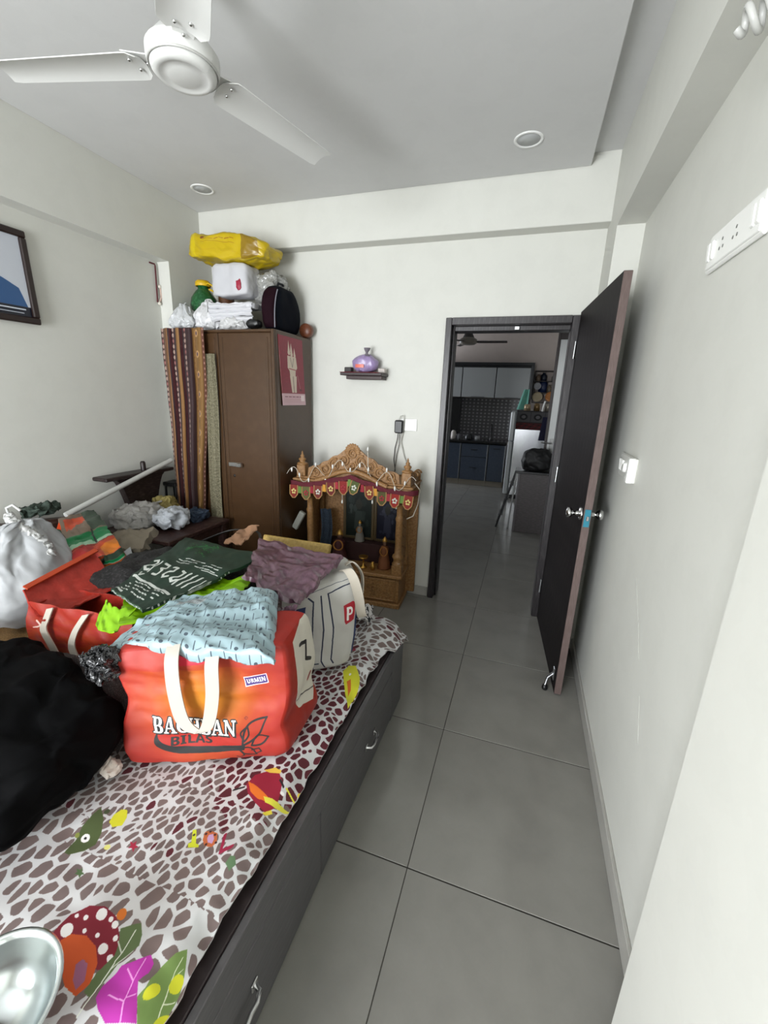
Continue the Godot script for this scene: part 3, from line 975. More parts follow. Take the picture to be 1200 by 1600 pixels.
# ---------------------------------------------------------------- curtain hung over the cupboard corner
func build_curtain() -> void:
	var pic := Pic.new(768, 1024, rgb(40, 12, 16))
	# printed bands from the wall side: pale-dotted border, gold stripe, maroon bands with strings of medallions, mustard edge
	var gold := rgb(128, 90, 44)
	pic.rect(56, 0, 70, 1024, rgb(96, 62, 34))
	pic.rect(120, 0, 8, 1024, rgb(146, 104, 58))
	pic.rect(296, 0, 46, 1024, gold)
	pic.rect(306, 0, 5, 1024, rgb(88, 56, 26))
	pic.rect(150, 0, 34, 1024, rgb(70, 20, 26))
	pic.rect(352, 0, 30, 1024, rgb(64, 18, 24))
	pic.rect(560, 0, 170, 1024, rgb(116, 82, 34))
	pic.rect(556, 0, 8, 1024, rgb(70, 44, 20))
	pic.rect(728, 0, 40, 1024, rgb(116, 74, 58))
	for j in 42:
		var y := j * 25.0 + 6
		for x in [26, 222, 440]:
			pic.disc(x, y, 24, 9.5, rgb(160, 136, 124) if (j + x) % 4 else rgb(128, 74, 72))
			pic.disc(x, y + 12.5, 9, 3, rgb(110, 62, 56))
			pic.disc(x, y, 8, 4, rgb(150, 120, 110))
		pic.disc(600 + 22 * sin(j * 0.8), y, 14, 5, rgb(104, 66, 28))
		pic.disc(748, y, 8, 6, rgb(196, 150, 134))
	for j in 12:
		pic.disc(650, 24 + j * 92, 34, 17, rgb(176, 136, 90)); pic.disc(650, 24 + j * 92, 19, 9, rgb(80, 56, 66))
	var st := S()
	sheet(st, 110, 40, func(u: float, v: float):
		var x := lerpf(-2.425, lerpf(-2.075, -2.185, smoothstep(0.15, 1.0, v)), u) + 0.008 * nz(u * 0.3, v, 0.02)
		var ph := u * TAU * 4.0 + 0.5 * sin(v * 2.0) + 2.2
		return Vector3(x + 0.010 * sin(ph + 1.2), lerpf(1.898, 0.46, v), -2.420 + 0.026 * cos(ph) * (0.55 + 0.45 * v)), 0.003)
	var m := printed(pic, 0.7)
	m.rim_enabled = true
	m.rim = 0.2
	var o := obj("curtain", st, m)
	tag(o, "pleated maroon and gold curtain with strings of pale medallions beside the cupboard", "curtain")
	var pp := mottled(rgb(112, 106, 82), 0.8, "olive_print", 0.06, 0.45, Vector3(4, 2, 4), 3)
	st = S()
	sheet(st, 24, 20, func(u: float, v: float): return Vector3(lerpf(-2.10, -2.02, u) + 0.008 * sin(v * 6.0) - 0.02 * v, lerpf(1.74, 0.5, v), -2.440 + 0.012 * cos(u * 9.0 + v)), 0.003)
	o = obj("hanging_cloth", st, pp)
	tag(o, "narrow olive printed cloth hanging between the curtain and the cupboard door", "cloth")

# ---------------------------------------------------------------- ceiling fan
func fan_blade(root_r: float, tip_r: float, w0: float, w1: float) -> Callable:
	return func(u: float, v: float) -> Vector3:
		var x := lerpf(root_r, tip_r, u)
		var w := lerpf(w0, w1, u)
		w *= 1.0 - 0.10 * pow(maxf(0.0, (u - 0.94) / 0.06), 2.0) - 0.35 * pow(maxf(0.0, (0.06 - u) / 0.06), 2.0)
		var s := v - 0.5
		return Vector3(x, 0.012 * (0.25 - s * s) * 4.0 + 0.10 * s * w - 0.004 * u, s * w)

func build_fan() -> void:
	var white := mat(rgb(208, 208, 205), 0.35)
	var trim := mat(rgb(190, 190, 186), 0.3, 0.2)
	var f := thing("ceiling_fan", "white three-blade ceiling fan with a round dished motor cap", "fan", Vector3(-1.10, 2.43, -1.285))
	var st := S()
	lathe(st, [Vector2(0, -0.022), Vector2(0.045, -0.021), Vector2(0.062, -0.016), Vector2(0.068, -0.020), Vector2(0.082, -0.019), Vector2(0.092, -0.010), Vector2(0.094, -0.002), Vector2(0.094, -0.002), Vector2(0.099, 0.0), Vector2(0.103, 0.010), Vector2(0.103, 0.034), Vector2(0.099, 0.040), Vector2(0.099, 0.040), Vector2(0.092, 0.046), Vector2(0.070, 0.074), Vector2(0.040, 0.084), Vector2(0, 0.084)], 40)
	obj("motor_housing", st, white, f)
	st = S()
	lathe(st, [Vector2(0.0955, -0.004), Vector2(0.0985, -0.006), Vector2(0.1005, -0.002), Vector2(0.099, 0.002)], 40)
	obj("trim_ring", st, trim, f)
	st = S()
	tube(st, [Vector3(0, 0.08, 0), Vector3(0, 0.31, 0)], 0.011, 12)
	obj("down_rod", st, white, f)
	st = S()
	lathe(st, [Vector2(0.012, 0.20), Vector2(0.03, 0.21), Vector2(0.062, 0.29), Vector2(0.066, 0.318), Vector2(0, 0.318)], 24)
	obj("canopy_cup", st, white, f)
	for k in 3:
		var b := Basis(Vector3.UP, deg_to_rad([73.0, -47.0, -167.0][k]))
		st = S()
		var bl := fan_blade(0.125, 0.60, 0.135, 0.108)
		sheet(st, 24, 8, func(u: float, v: float): return b * (bl.call(u, v) + Vector3(0, 0.012, 0)), 0.0025)
		var blade := obj("blade", st, white, f)
		st = S()
		sheet(st, 10, 4, func(u: float, v: float): return b * Vector3(lerpf(0.085, 0.175, u), 0.026 + 0.006 * u + 0.10 * (v - 0.5) * 0.05, (v - 0.5) * lerpf(0.05, 0.075, u)), 0.003)
		obj("bracket", st, white, blade)
		for q in [Vector2(0.150, 0.022), Vector2(0.160, -0.018), Vector2(0.112, 0.0)]:
			st = S()
			lathe(st, [Vector2(0.0055, 0.0), Vector2(0.0055, -0.003), Vector2(0.003, -0.0055), Vector2(0, -0.006)], 8, b * Vector3(q.x, 0.018, q.y))
			obj("screw", st, chrome, blade)

# ---------------------------------------------------------------- lights that are switched off
func build_lights() -> void:
	var rim := mat(rgb(232, 232, 230), 0.4)
	var lens := mat(rgb(176, 178, 178), 0.35)
	var i := 0
	for p in [Vector3(-2.15, 2.75, -2.60), Vector3(-0.153, 2.75, -2.56)]:
		var t := thing("ceiling_downlight", ["round recessed ceiling light above the brown cupboard, switched off", "round recessed ceiling light towards the open door, switched off"][i], "ceiling light", p, Vector3.ZERO, "recessed ceiling lights")
		i += 1
		var st := S()
		lathe(st, [Vector2(0.056, -0.001), Vector2(0.059, -0.005), Vector2(0.068, -0.005), Vector2(0.071, -0.002), Vector2(0.071, 0.0)], 32)
		obj("rim", st, rim, t)
		st = S()
		lathe(st, [Vector2(0, -0.003), Vector2(0.056, -0.002), Vector2(0.0565, 0.0)], 32)
		obj("diffuser", st, lens, t)
	# spiral lamp in an angled holder on the wall
	var b := thing("spiral_bulb", "white spiral energy-saving bulb in a brass holder under the beam", "light bulb", Vector3(0.437, 2.255, -1.13))
	var tip := Vector3(0.295, 2.215, -1.195) - b.position
	var ax := (-tip).normalized()
	var x := ax.cross(Vector3.UP).normalized()
	var y := ax.cross(x).normalized()
	var pts := []
	for k in 61:
		var t := k / 60.0
		var an := t * TAU * 2.7 + 0.6
		var r := 0.023 * clampf(0.35 + t * 2.4, 0.0, 1.0)
		pts.append(tip + ax * (0.004 + 0.068 * t) + x * cos(an) * r + y * sin(an) * r)
	var st := S()
	tube(st, pts, 0.0066, 10)
	obj("glass_spiral", st, mat(rgb(188, 188, 184), 0.25), b)
	st = S()
	var bb := Basis(x, ax, y)
	lathe(st, [Vector2(0, 0.066), Vector2(0.026, 0.068), Vector2(0.030, 0.080), Vector2(0.028, 0.10), Vector2(0.016, 0.112), Vector2(0.015, 0.125)], 20, tip, bb)
	obj("bulb_base", st, plastic_white, b)
	st = S()
	lathe(st, [Vector2(0.0, 0.108), Vector2(0.024, 0.112), Vector2(0.026, 0.118), Vector2(0.023, 0.150), Vector2(0.032, 0.160), Vector2(0.032, 0.166), Vector2(0, 0.166)], 20, tip, bb)
	obj("brass_holder", st, mat(rgb(148, 116, 74), 0.35, 0.7), b)

# ---------------------------------------------------------------- switch plates, socket, cables
func build_switches() -> void:
	var grey := mat(rgb(120, 120, 116), 0.5)
	var t := thing("switch_board", "long white switch and socket board high on the white wall", "switch board", Vector3(XR, 1.912, -1.37))
	var st := S()
	box(st, Vector3(-0.006, 0, 0), Vector3(0.012, 0.098, 0.32), 0.004)
	obj("back_plate", st, plastic_white, t)
	st = S()
	box(st, Vector3(-0.0135, 0, 0), Vector3(0.005, 0.082, 0.30), 0.002)
	var ins := obj("cover_plate", st, plastic_white, t)
	for z in [-0.135, -0.112, 0.115, 0.138]:
		st = S()
		box(st, Vector3(-0.0185, 0, z), Vector3(0.008, 0.046, 0.019), 0.003, Basis(Vector3.BACK, 0.07))
		obj("rocker", st, plastic_white, ins)
	for z in [-0.06, 0.02]:
		for q in [Vector2(0.012, 0.0), Vector2(-0.008, -0.011), Vector2(-0.008, 0.011)]:
			st = S()
			lathe(st, [Vector2(0, 0.0008), Vector2(0.0042, 0.0008), Vector2(0.0042, -0.001)], 10, Vector3(-0.0160, q.x, z + q.y), Basis(Vector3.UP, Vector3.LEFT, Vector3.BACK))
			obj("socket_hole", st, grey, ins)
	t = thing("switch_board", "small white switch board with a fan regulator near the open door", "switch board", Vector3(XR, 1.25, -2.02))
	st = S()
	box(st, Vector3(-0.007, 0, 0), Vector3(0.014, 0.098, 0.27), 0.003)
	obj("back_plate", st, mat(rgb(214, 214, 208), 0.3), t)
	for z in [-0.10, -0.072, -0.044]:
		st = S()
		box(st, Vector3(-0.018, 0, z), Vector3(0.010, 0.05, 0.022), 0.003, Basis(Vector3.BACK, 0.08))
		obj("rocker", st, plastic_white, t)
	st = S()
	lathe(st, [Vector2(0.021, 0), Vector2(0.021, 0.012), Vector2(0.016, 0.016), Vector2(0, 0.016)], 20, Vector3(-0.014, 0, 0.015), Basis(Vector3.UP, Vector3.LEFT, Vector3.BACK))
	obj("regulator_knob", st, plastic_white, t)
	st = S()
	box(st, Vector3(-0.02, 0, 0.115), Vector3(0.026, 0.10, 0.034), 0.004)
	obj("end_module", st, plastic_white, t)
	# socket by the shrine with a plugged-in adapter
	t = thing("wall_socket", "white wall socket above the carved wooden shrine", "socket", Vector3(-0.815, 1.315, ZB))
	st = S()
	box(st, Vector3(0, 0, 0.005), Vector3(0.135, 0.085, 0.010), 0.003)
	obj("plate", st, plastic_white, t)
	st = S()
	box(st, Vector3(0.035, 0, 0.011), Vector3(0.03, 0.045, 0.006), 0.002)
	obj("rocker", st, plastic_white, t)
	var a := thing("power_adapter", "black plug adapter in the wall socket with thin wires", "adapter", Vector3(-0.872, 1.30, ZB + 0.011))
	st = S()
	box(st, Vector3(0, 0, 0.022), Vector3(0.062, 0.092, 0.044), 0.008)
	obj("adapter_body", st, black_plastic, a)
	st = S()
	tube(st, [Vector3(0.0, 0.044, 0.02), Vector3(0.006, 0.075, 0.018), Vector3(0.026, 0.078, 0.014), Vector3(0.034, 0.04, 0.012), Vector3(0.03, -0.02, 0.01), Vector3(0.014, -0.11, 0.008), Vector3(0.045, -0.22, 0.006), Vector3(0.10, -0.33, 0.006)], 0.0032, 6)
	obj("wire", st, mat(rgb(178, 176, 168), 0.5), a)
	st = S()
	tube(st, [Vector3(-0.006, -0.044, 0.02), Vector3(-0.012, -0.09, 0.014), Vector3(-0.03, -0.16, 0.008), Vector3(-0.035, -0.24, 0.006), Vector3(-0.02, -0.33, 0.006)], 0.0032, 6)
	obj("wire", st, mat(rgb(40, 40, 40), 0.5), a)
	st = S()
	tube(st, [Vector3(0.008, -0.044, 0.02), Vector3(0.004, -0.12, 0.012), Vector3(-0.014, -0.20, 0.008), Vector3(-0.026, -0.34, 0.006)], 0.0030, 6)
	obj("wire", st, mat(rgb(92, 90, 86), 0.5), a)

# ---------------------------------------------------------------- framed portrait and hanging ornament
func build_wall_items() -> void:
	var frame := mat(rgb(34, 20, 17), 0.3)
	var t := thing("framed_portrait", "dark-framed portrait photograph of a person in a blue shirt", "picture", Vector3(XL + 0.012, 2.026, -1.505), Vector3(0.008, 0, 0.02))
	var w := 0.42
	var h := 0.44
	var st := S()
	for s in [-1.0, 1.0]:
		box(st, Vector3(0.006, s * (h * 0.5 - 0.016), 0), Vector3(0.026, 0.032, w), 0.005)
		box(st, Vector3(0.006, 0, s * (w * 0.5 - 0.016)), Vector3(0.026, h - 0.064, 0.032), 0.005)
	obj("frame", st, frame, t)
	var pic := Pic.new(360, 380, rgb(186, 190, 198))
	pic.fill(PackedVector2Array([Vector2(20, 330), Vector2(40, 250), Vector2(110, 212), Vector2(160, 190), Vector2(200, 190), Vector2(255, 212), Vector2(318, 244), Vector2(346, 330), Vector2(346, 340), Vector2(20, 340)]), rgb(40, 78, 124))
	pic.fill(PackedVector2Array([Vector2(150, 160), Vector2(210, 160), Vector2(214, 200), Vector2(180, 232), Vector2(146, 200)]), rgb(128, 88, 66))
	pic.disc(180, 112, 56, 72, rgb(140, 98, 74))
	pic.fill(PackedVector2Array([Vector2(118, 112), Vector2(122, 66), Vector2(150, 34), Vector2(186, 28), Vector2(222, 44), Vector2(240, 78), Vector2(242, 116), Vector2(228, 86), Vector2(196, 66), Vector2(150, 70), Vector2(130, 90)]), rgb(24, 20, 20))
	for x in [158, 204]:
		pic.disc(x, 108, 9, 5, rgb(236, 230, 224)); pic.disc(x, 108, 4, 4, rgb(30, 20, 18))
		pic.line([Vector2(x - 13, 95), Vector2(x + 12, 93)], 5, rgb(40, 28, 24))
	pic.line([Vector2(181, 108), Vector2(176, 132), Vector2(188, 134)], 3, rgb(110, 72, 54))
	pic.line([Vector2(162, 152), Vector2(180, 156), Vector2(200, 151)], 5, rgb(120, 64, 58))
	pic.line([Vector2(146, 198), Vector2(178, 236), Vector2(214, 198)], 8, rgb(30, 60, 100))
	pic.rect(0, 330, 360, 50, rgb(14, 18, 34))
	pic.line([Vector2(60, 344), Vector2(330, 344)], 6, rgb(200, 204, 212))
	pic.line([Vector2(110, 362), Vector2(170, 362)], 4, rgb(180, 184, 192))
	pic.line([Vector2(186, 362), Vector2(320, 362)], 4, rgb(180, 184, 192))
	st = S()
	grid(st, 1, 1, func(u: float, v: float): return Vector3(0.004, (0.5 - v) * (h - 0.06), (0.5 - u) * (w - 0.06)))
	obj("photograph", st, printed(pic, 0.25), t)
	# small hanging ornament on the wall
	t = thing("hanging_ornament", "maroon cord with pale beads hanging on the wall beside the column", "ornament", Vector3(XL + 0.004, 2.325, -2.54))
	var cord := mat(rgb(82, 26, 34), 0.8)
	st = S()
	tube(st, [Vector3(0.004, 0.0, 0.04), Vector3(0.006, 0.0, 0.0), Vector3(0.006, -0.01, -0.004), Vector3(0.006, -0.24, 0.004)], 0.005, 6)
	obj("cord", st, cord, t)
	st = S()
	tube(st, [Vector3(0.008, -0.13, -0.012), Vector3(0.010, -0.14, -0.026), Vector3(0.010, -0.20, -0.030), Vector3(0.008, -0.235, -0.012)], 0.006, 6)
	obj("cord", st, mat(rgb(196, 172, 160), 0.8), t)
	for q in [Vector3(0.01, -0.135, -0.022), Vector3(0.01, -0.14, -0.045), Vector3(0.01, -0.245, -0.008)]:
		st = S()
		soft(st, Vector3(0.010, 0.012, 0.012), 2.0, 5, func(p: Vector3): return p + q)
		obj("bead", st, mat(rgb(214, 208, 196), 0.4), t)
	# wall shelf with a tied purple pouch
	t = thing("wall_shelf", "small dark wooden wall shelf holding a purple pouch", "shelf", Vector3(-1.135, 1.64, ZB))
	var dk := mat(rgb(42, 26, 28), 0.45)
	st = S()
	box(st, Vector3(0, 0.012, 0.075), Vector3(0.31, 0.020, 0.15), 0.003)
	obj("board", st, dk, t)
	st = S()
	box(st, Vector3(0.01, -0.010, 0.06), Vector3(0.27, 0.024, 0.10), 0.003)
	obj("bracket", st, mat(rgb(60, 44, 44), 0.5), t)
	st = S()
	box(st, Vector3(-0.015, 0.0235, 0.085), Vector3(0.29, 0.003, 0.13), 0.001)
	obj("red_mat", st, mat(rgb(112, 22, 38), 0.8), t)
	st = S()
	var po := Vector3(-1.125, 1.665, -2.92)
	soft(st, Vector3(0.092, 0.062, 0.062), 2.4, 20, func(p: Vector3):
		var q := p
		if q.y > 0.02:
			var k := (q.y - 0.02) / 0.042
			q.x *= 1.0 - 0.25 * k
			q.z *= 1.0 - 0.25 * k
			q += Vector3(0.004, 0.0, 0.004) * sin(atan2(q.z, q.x) * 9.0) * k
		return q + wob(p, 0.12, 0.010, 2) + Vector3(0, 0.060, 0))
	var pm := mat(rgb(150, 132, 172), 0.3)
	var pouch := obj("pouch", st, pm)
	pouch.position = po
	tag(pouch, "tied translucent purple plastic pouch on the wall shelf", "pouch")
	st = S()
	lathe(st, [Vector2(0.030, 0.108), Vector2(0.010, 0.124), Vector2(0.009, 0.132), Vector2(0.020, 0.150), Vector2(0.024, 0.162)], 12, Vector3.ZERO, Basis(Vector3(1, 0, 0), Vector3(0.1, 1, 0.1), Vector3(0, 0, 1)))
	obj("knot", st, mat(rgb(110, 104, 112), 0.4), pouch)
	st = S()
	sheet(st, 6, 3, func(u: float, v: float): return Vector3(lerpf(-0.05, 0.012, u), 0.040 + 0.022 * (0.5 - v), 0.066 + 0.004 * sin(u * 3.0)), 0.001)
	obj("printed_label", st, mat(rgb(216, 108, 92), 0.4), pouch)
	for q in [[Vector3(-1.255, 1.665, -2.93), Vector3(0.055, 0.035, 0.045), rgb(36, 30, 32), "small dark box at the end of the wall shelf"], [Vector3(-1.005, 1.665, -2.94), Vector3(0.05, 0.03, 0.05), rgb(190, 182, 176), "small pale box beside the purple pouch on the shelf"]]:
		st = S()
		box(st, Vector3(0, q[1].y * 0.5, 0), q[1], 0.004)
		var bxo := obj("small_box", st, mat(q[2], 0.5))
		bxo.position = q[0]
		tag(bxo, q[3], "box", "boxes on the wall shelf")

# ---------------------------------------------------------------- carved wooden shrine
func scroll(st: SurfaceTool, c: Vector3, r: float, turns: float, dir: float, thick: float, start := 0.0) -> void:
	var pts := []
	var rad := []
	var n := int(14 * turns)
	for k in n + 1:
		var t := float(k) / n
		var an := start + dir * t * TAU * turns
		pts.append(c + Vector3(cos(an), sin(an), 0) * r * (1.0 - 0.82 * t) + Vector3(0, 0, thick * 0.4 * t))
		rad.append(thick * (1.0 - 0.45 * t))
	tube(st, pts, rad, 6)

func build_shrine() -> void:
	var wood := mottled(rgb(142, 102, 58), 0.55, "shrine_wood", 0.03, 0.22, Vector3(3, 3, 3), 4)
	var dark := wood
	var s := thing("wooden_shrine", "carved wooden home shrine with a scrolled crest and turned pillars", "shrine", Vector3(-1.115, 0, -2.805), Vector3(0, 0.06, 0))
	var zf := 0.125
	var zb := -0.16
	var st := S()
	# base with two carved drawers
	bx(st, Vector3(-0.375, 0.0, zb), Vector3(0.375, 0.035, zf + 0.015), 0.004)
	bx(st, Vector3(-0.36, 0.035, zb), Vector3(0.36, 0.235, zf - 0.012), 0.003)
	obj("base_box", st, wood, s)
	st = S()
	bx(st, Vector3(-0.385, 0.235, zb), Vector3(0.385, 0.262, zf + 0.02), 0.006)
	obj("platform", st, wood, s)
	for x in [-0.175, 0.175]:
		st = S()
		box(st, Vector3(x, 0.135, zf - 0.006), Vector3(0.325, 0.175, 0.014), 0.004)
		var dr := obj("drawer", st, wood, s)
		st = S()
		for q in [[-0.155, 0.155, 0.078], [-0.155, 0.155, -0.078]]:
			box(st, Vector3(x, 0.135 + q[2], zf + 0.003), Vector3(0.31, 0.010, 0.008), 0.003)
		for q in [-0.15, 0.15]:
			box(st, Vector3(x + q, 0.135, zf + 0.003), Vector3(0.010, 0.165, 0.008), 0.003)
		for k in 8:
			var an := TAU * k / 8.0
			scroll(st, Vector3(x + cos(an) * 0.035, 0.135 + sin(an) * 0.035, zf + 0.003), 0.020, 1.0, 1.0, 0.004, an)
		for q in [-0.1, 0.1]:
			scroll(st, Vector3(x + q, 0.16, zf + 0.003), 0.03, 1.4, signf(q), 0.005)
			scroll(st, Vector3(x + q, 0.105, zf + 0.003), 0.026, 1.4, -signf(q), 0.005)
		obj("carving", st, dark, dr)
		st = S()
		lathe(st, [Vector2(0.006, 0), Vector2(0.006, 0.01), Vector2(0.012, 0.016), Vector2(0.010, 0.022), Vector2(0, 0.024)], 12, Vector3(x, 0.135, zf + 0.003), Basis(Vector3.RIGHT, Vector3.BACK, Vector3.DOWN))
		obj("knob", st, wood, dr)
	# low rail block at the front corners of the platform
	for x in [-0.34, 0.34]:
		st = S()
		box(st, Vector3(x, 0.30, zf - 0.03), Vector3(0.075, 0.075, 0.075), 0.006)
		lathe(st, [Vector2(0.040, 0.335), Vector2(0.044, 0.345), Vector2(0.034, 0.355), Vector2(0.030, 0.375), Vector2(0.042, 0.395), Vector2(0.038, 0.41), Vector2(0.026, 0.42), Vector2(0.024, 0.50), Vector2(0.027, 0.56), Vector2(0.024, 0.66), Vector2(0.030, 0.68), Vector2(0.022, 0.70), Vector2(0.022, 0.76), Vector2(0.036, 0.775), Vector2(0.038, 0.79), Vector2(0.026, 0.80), Vector2(0.026, 0.86)], 16, Vector3(x, 0, zf - 0.03))
		box(st, Vector3(x, 0.875, zf - 0.03), Vector3(0.08, 0.035, 0.08), 0.004)
		obj("pillar", st, wood, s)
		st = S()
		box(st, Vector3(x, 0.30, zb + 0.04), Vector3(0.07, 0.07, 0.07), 0.005)
		lathe(st, [Vector2(0.036, 0.335), Vector2(0.026, 0.36), Vector2(0.032, 0.40), Vector2(0.024, 0.42), Vector2(0.022, 0.80), Vector2(0.032, 0.82), Vector2(0.026, 0.86)], 14, Vector3(x, 0, zb + 0.04))
		obj("rear_pillar", st, wood, s)
		# twisted lattice slats in the side
		var side := signf(x)
		st = S()
		bx(st, Vector3(x + side * 0.012 - 0.004, 0.30, zb + 0.07), Vector3(x + side * 0.012 + 0.004, 0.86, zf - 0.07), 0.001)
		var pn := obj("side_panel", st, dark, s)
		for k in 7:
			st = S()
			bar(st, Vector3(x + side * 0.020, 0.33 + k * 0.075, zb + 0.075), Vector3(x + side * 0.020, 0.40 + k * 0.075, zf - 0.075), 0.010, 0.008, 0.003)
			obj("slat", st, wood, pn)
	st = S()
	bx(st, Vector3(-0.40, 0.262, zb), Vector3(0.42, 0.95, zb + 0.012), 0.002)
	obj("back_panel", st, dark, s)
	st = S()
	bx(st, Vector3(0.355, 0.03, zb), Vector3(0.43, 0.97, zb + 0.03), 0.004)
	obj("back_post", st, wood, s)
	# arched valance between the pillars
	var arch := PackedVector2Array()
	for k in 25:
		var u := k / 24.0
		var x := lerpf(-0.30, 0.30, u)
		arch.append(Vector2(x, 0.785 + 0.075 * sin(PI * u) + 0.010 * absf(sin(PI * u * 6.0))))
	arch.append(Vector2(0.30, 0.895)); arch.append(Vector2(-0.30, 0.895))
	st = S()
	prism(st, arch, 0.016, Transform3D(Basis(), Vector3(0, 0, zf - 0.045)))
	obj("arch_valance", st, wood, s)
	# eave
	st = S()
	bx(st, Vector3(-0.425, 0.893, zb), Vector3(0.425, 0.908, zf + 0.035), 0.003)
	bx(st, Vector3(-0.44, 0.908, zb), Vector3(0.44, 0.925, zf + 0.05), 0.005)
	bx(st, Vector3(-0.42, 0.925, zb), Vector3(0.42, 0.938, zf + 0.03), 0.004)
	obj("eave", st, wood, s)
	# curved moulding rising over the middle
	var pts := []
	for k in 25:
		var u := k / 24.0
		pts.append(Vector3(lerpf(-0.26, 0.26, u), 0.918 + 0.085 * pow(sin(PI * u), 1.3), zf + 0.045))
	st = S()
	tube(st, pts, 0.017, 8)
	obj("arch_moulding", st, wood, s)
	# crest
	var crest := PackedVector2Array([Vector2(-0.34, 0.93)])
	for k in 41:
		var u := k / 40.0
		var x := lerpf(-0.33, 0.33, u)
		var a := 1.0 - absf(x) / 0.33
		var y := 1.0 + 0.12 * smoothstep(0.0, 0.9, a) + 0.055 * smoothstep(0.72, 1.0, a) + 0.012 * absf(sin(u * PI * 9.0))
		crest.append(Vector2(x, y))
	crest.append(Vector2(0.34, 0.93))
	st = S()
	prism(st, crest, 0.016, Transform3D(Basis(), Vector3(0, 0, zf - 0.002)))
	var cr := obj("crest", st, wood, s)
	st = S()
	for q in [[-0.27, 0.975, 0.035, 1.0], [-0.20, 1.0, 0.042, -1.0], [-0.13, 1.035, 0.045, 1.0], [-0.065, 1.07, 0.04, -1.0], [0.065, 1.07, 0.04, 1.0], [0.13, 1.035, 0.045, -1.0], [0.20, 1.0, 0.042, 1.0], [0.27, 0.975, 0.035, -1.0], [0.0, 1.12, 0.038, 1.0], [-0.30, 0.955, 0.02, -1.0], [0.30, 0.955, 0.02, 1.0], [-0.1, 0.985, 0.022, -1.0], [0.1, 0.985, 0.022, 1.0], [0.0, 1.035, 0.03, -1.0]]:
		scroll(st, Vector3(q[0], q[1], zf + 0.018), q[2], 1.7, q[3], 0.0085, 1.2)
	obj("scroll_carving", st, wood, cr)
	st = S()
	for k in 11:
		var an := lerpf(-0.2, PI + 0.2, k / 10.0)
		soft(st, Vector3(0.011, 0.02, 0.008), 2.0, 4, func(p: Vector3): return Basis(Vector3.BACK, an - PI * 0.5) * (p + Vector3(0, 0.038, 0)) + Vector3(0, 1.135, zf + 0.016))
	obj("palmette", st, wood, cr)
	for x in [-0.385, 0.385]:
		st = S()
		box(st, Vector3(x, 0.978, zf - 0.005), Vector3(0.065, 0.080, 0.065), 0.004)
		lathe(st, [Vector2(0.036, 1.018), Vector2(0.040, 1.026), Vector2(0.030, 1.032), Vector2(0.016, 1.038), Vector2(0.026, 1.052), Vector2(0.026, 1.06), Vector2(0.012, 1.068), Vector2(0.016, 1.08), Vector2(0.006, 1.09), Vector2(0.007, 1.10), Vector2(0, 1.118)], 14, Vector3(x, 0, zf - 0.005))
		obj("finial", st, wood, s)
	# carved return of the crest along the side
	st = S()
	bx(st, Vector3(0.40, 0.93, zb + 0.02), Vector3(0.415, 0.985, zf - 0.04), 0.003)
	for k in 3:
		scroll(st, Vector3(0.418, 0.985, zb + 0.07 + k * 0.065), 0.026, 1.4, 1.0, 0.007)
	obj("side_crest", st, wood, s)

	var xf := Transform3D(Basis(Vector3.UP, 0.06), Vector3(-1.115, 0, -2.805))
	build_toran(xf, zf)
	build_shrine_contents(xf, zf, zb)

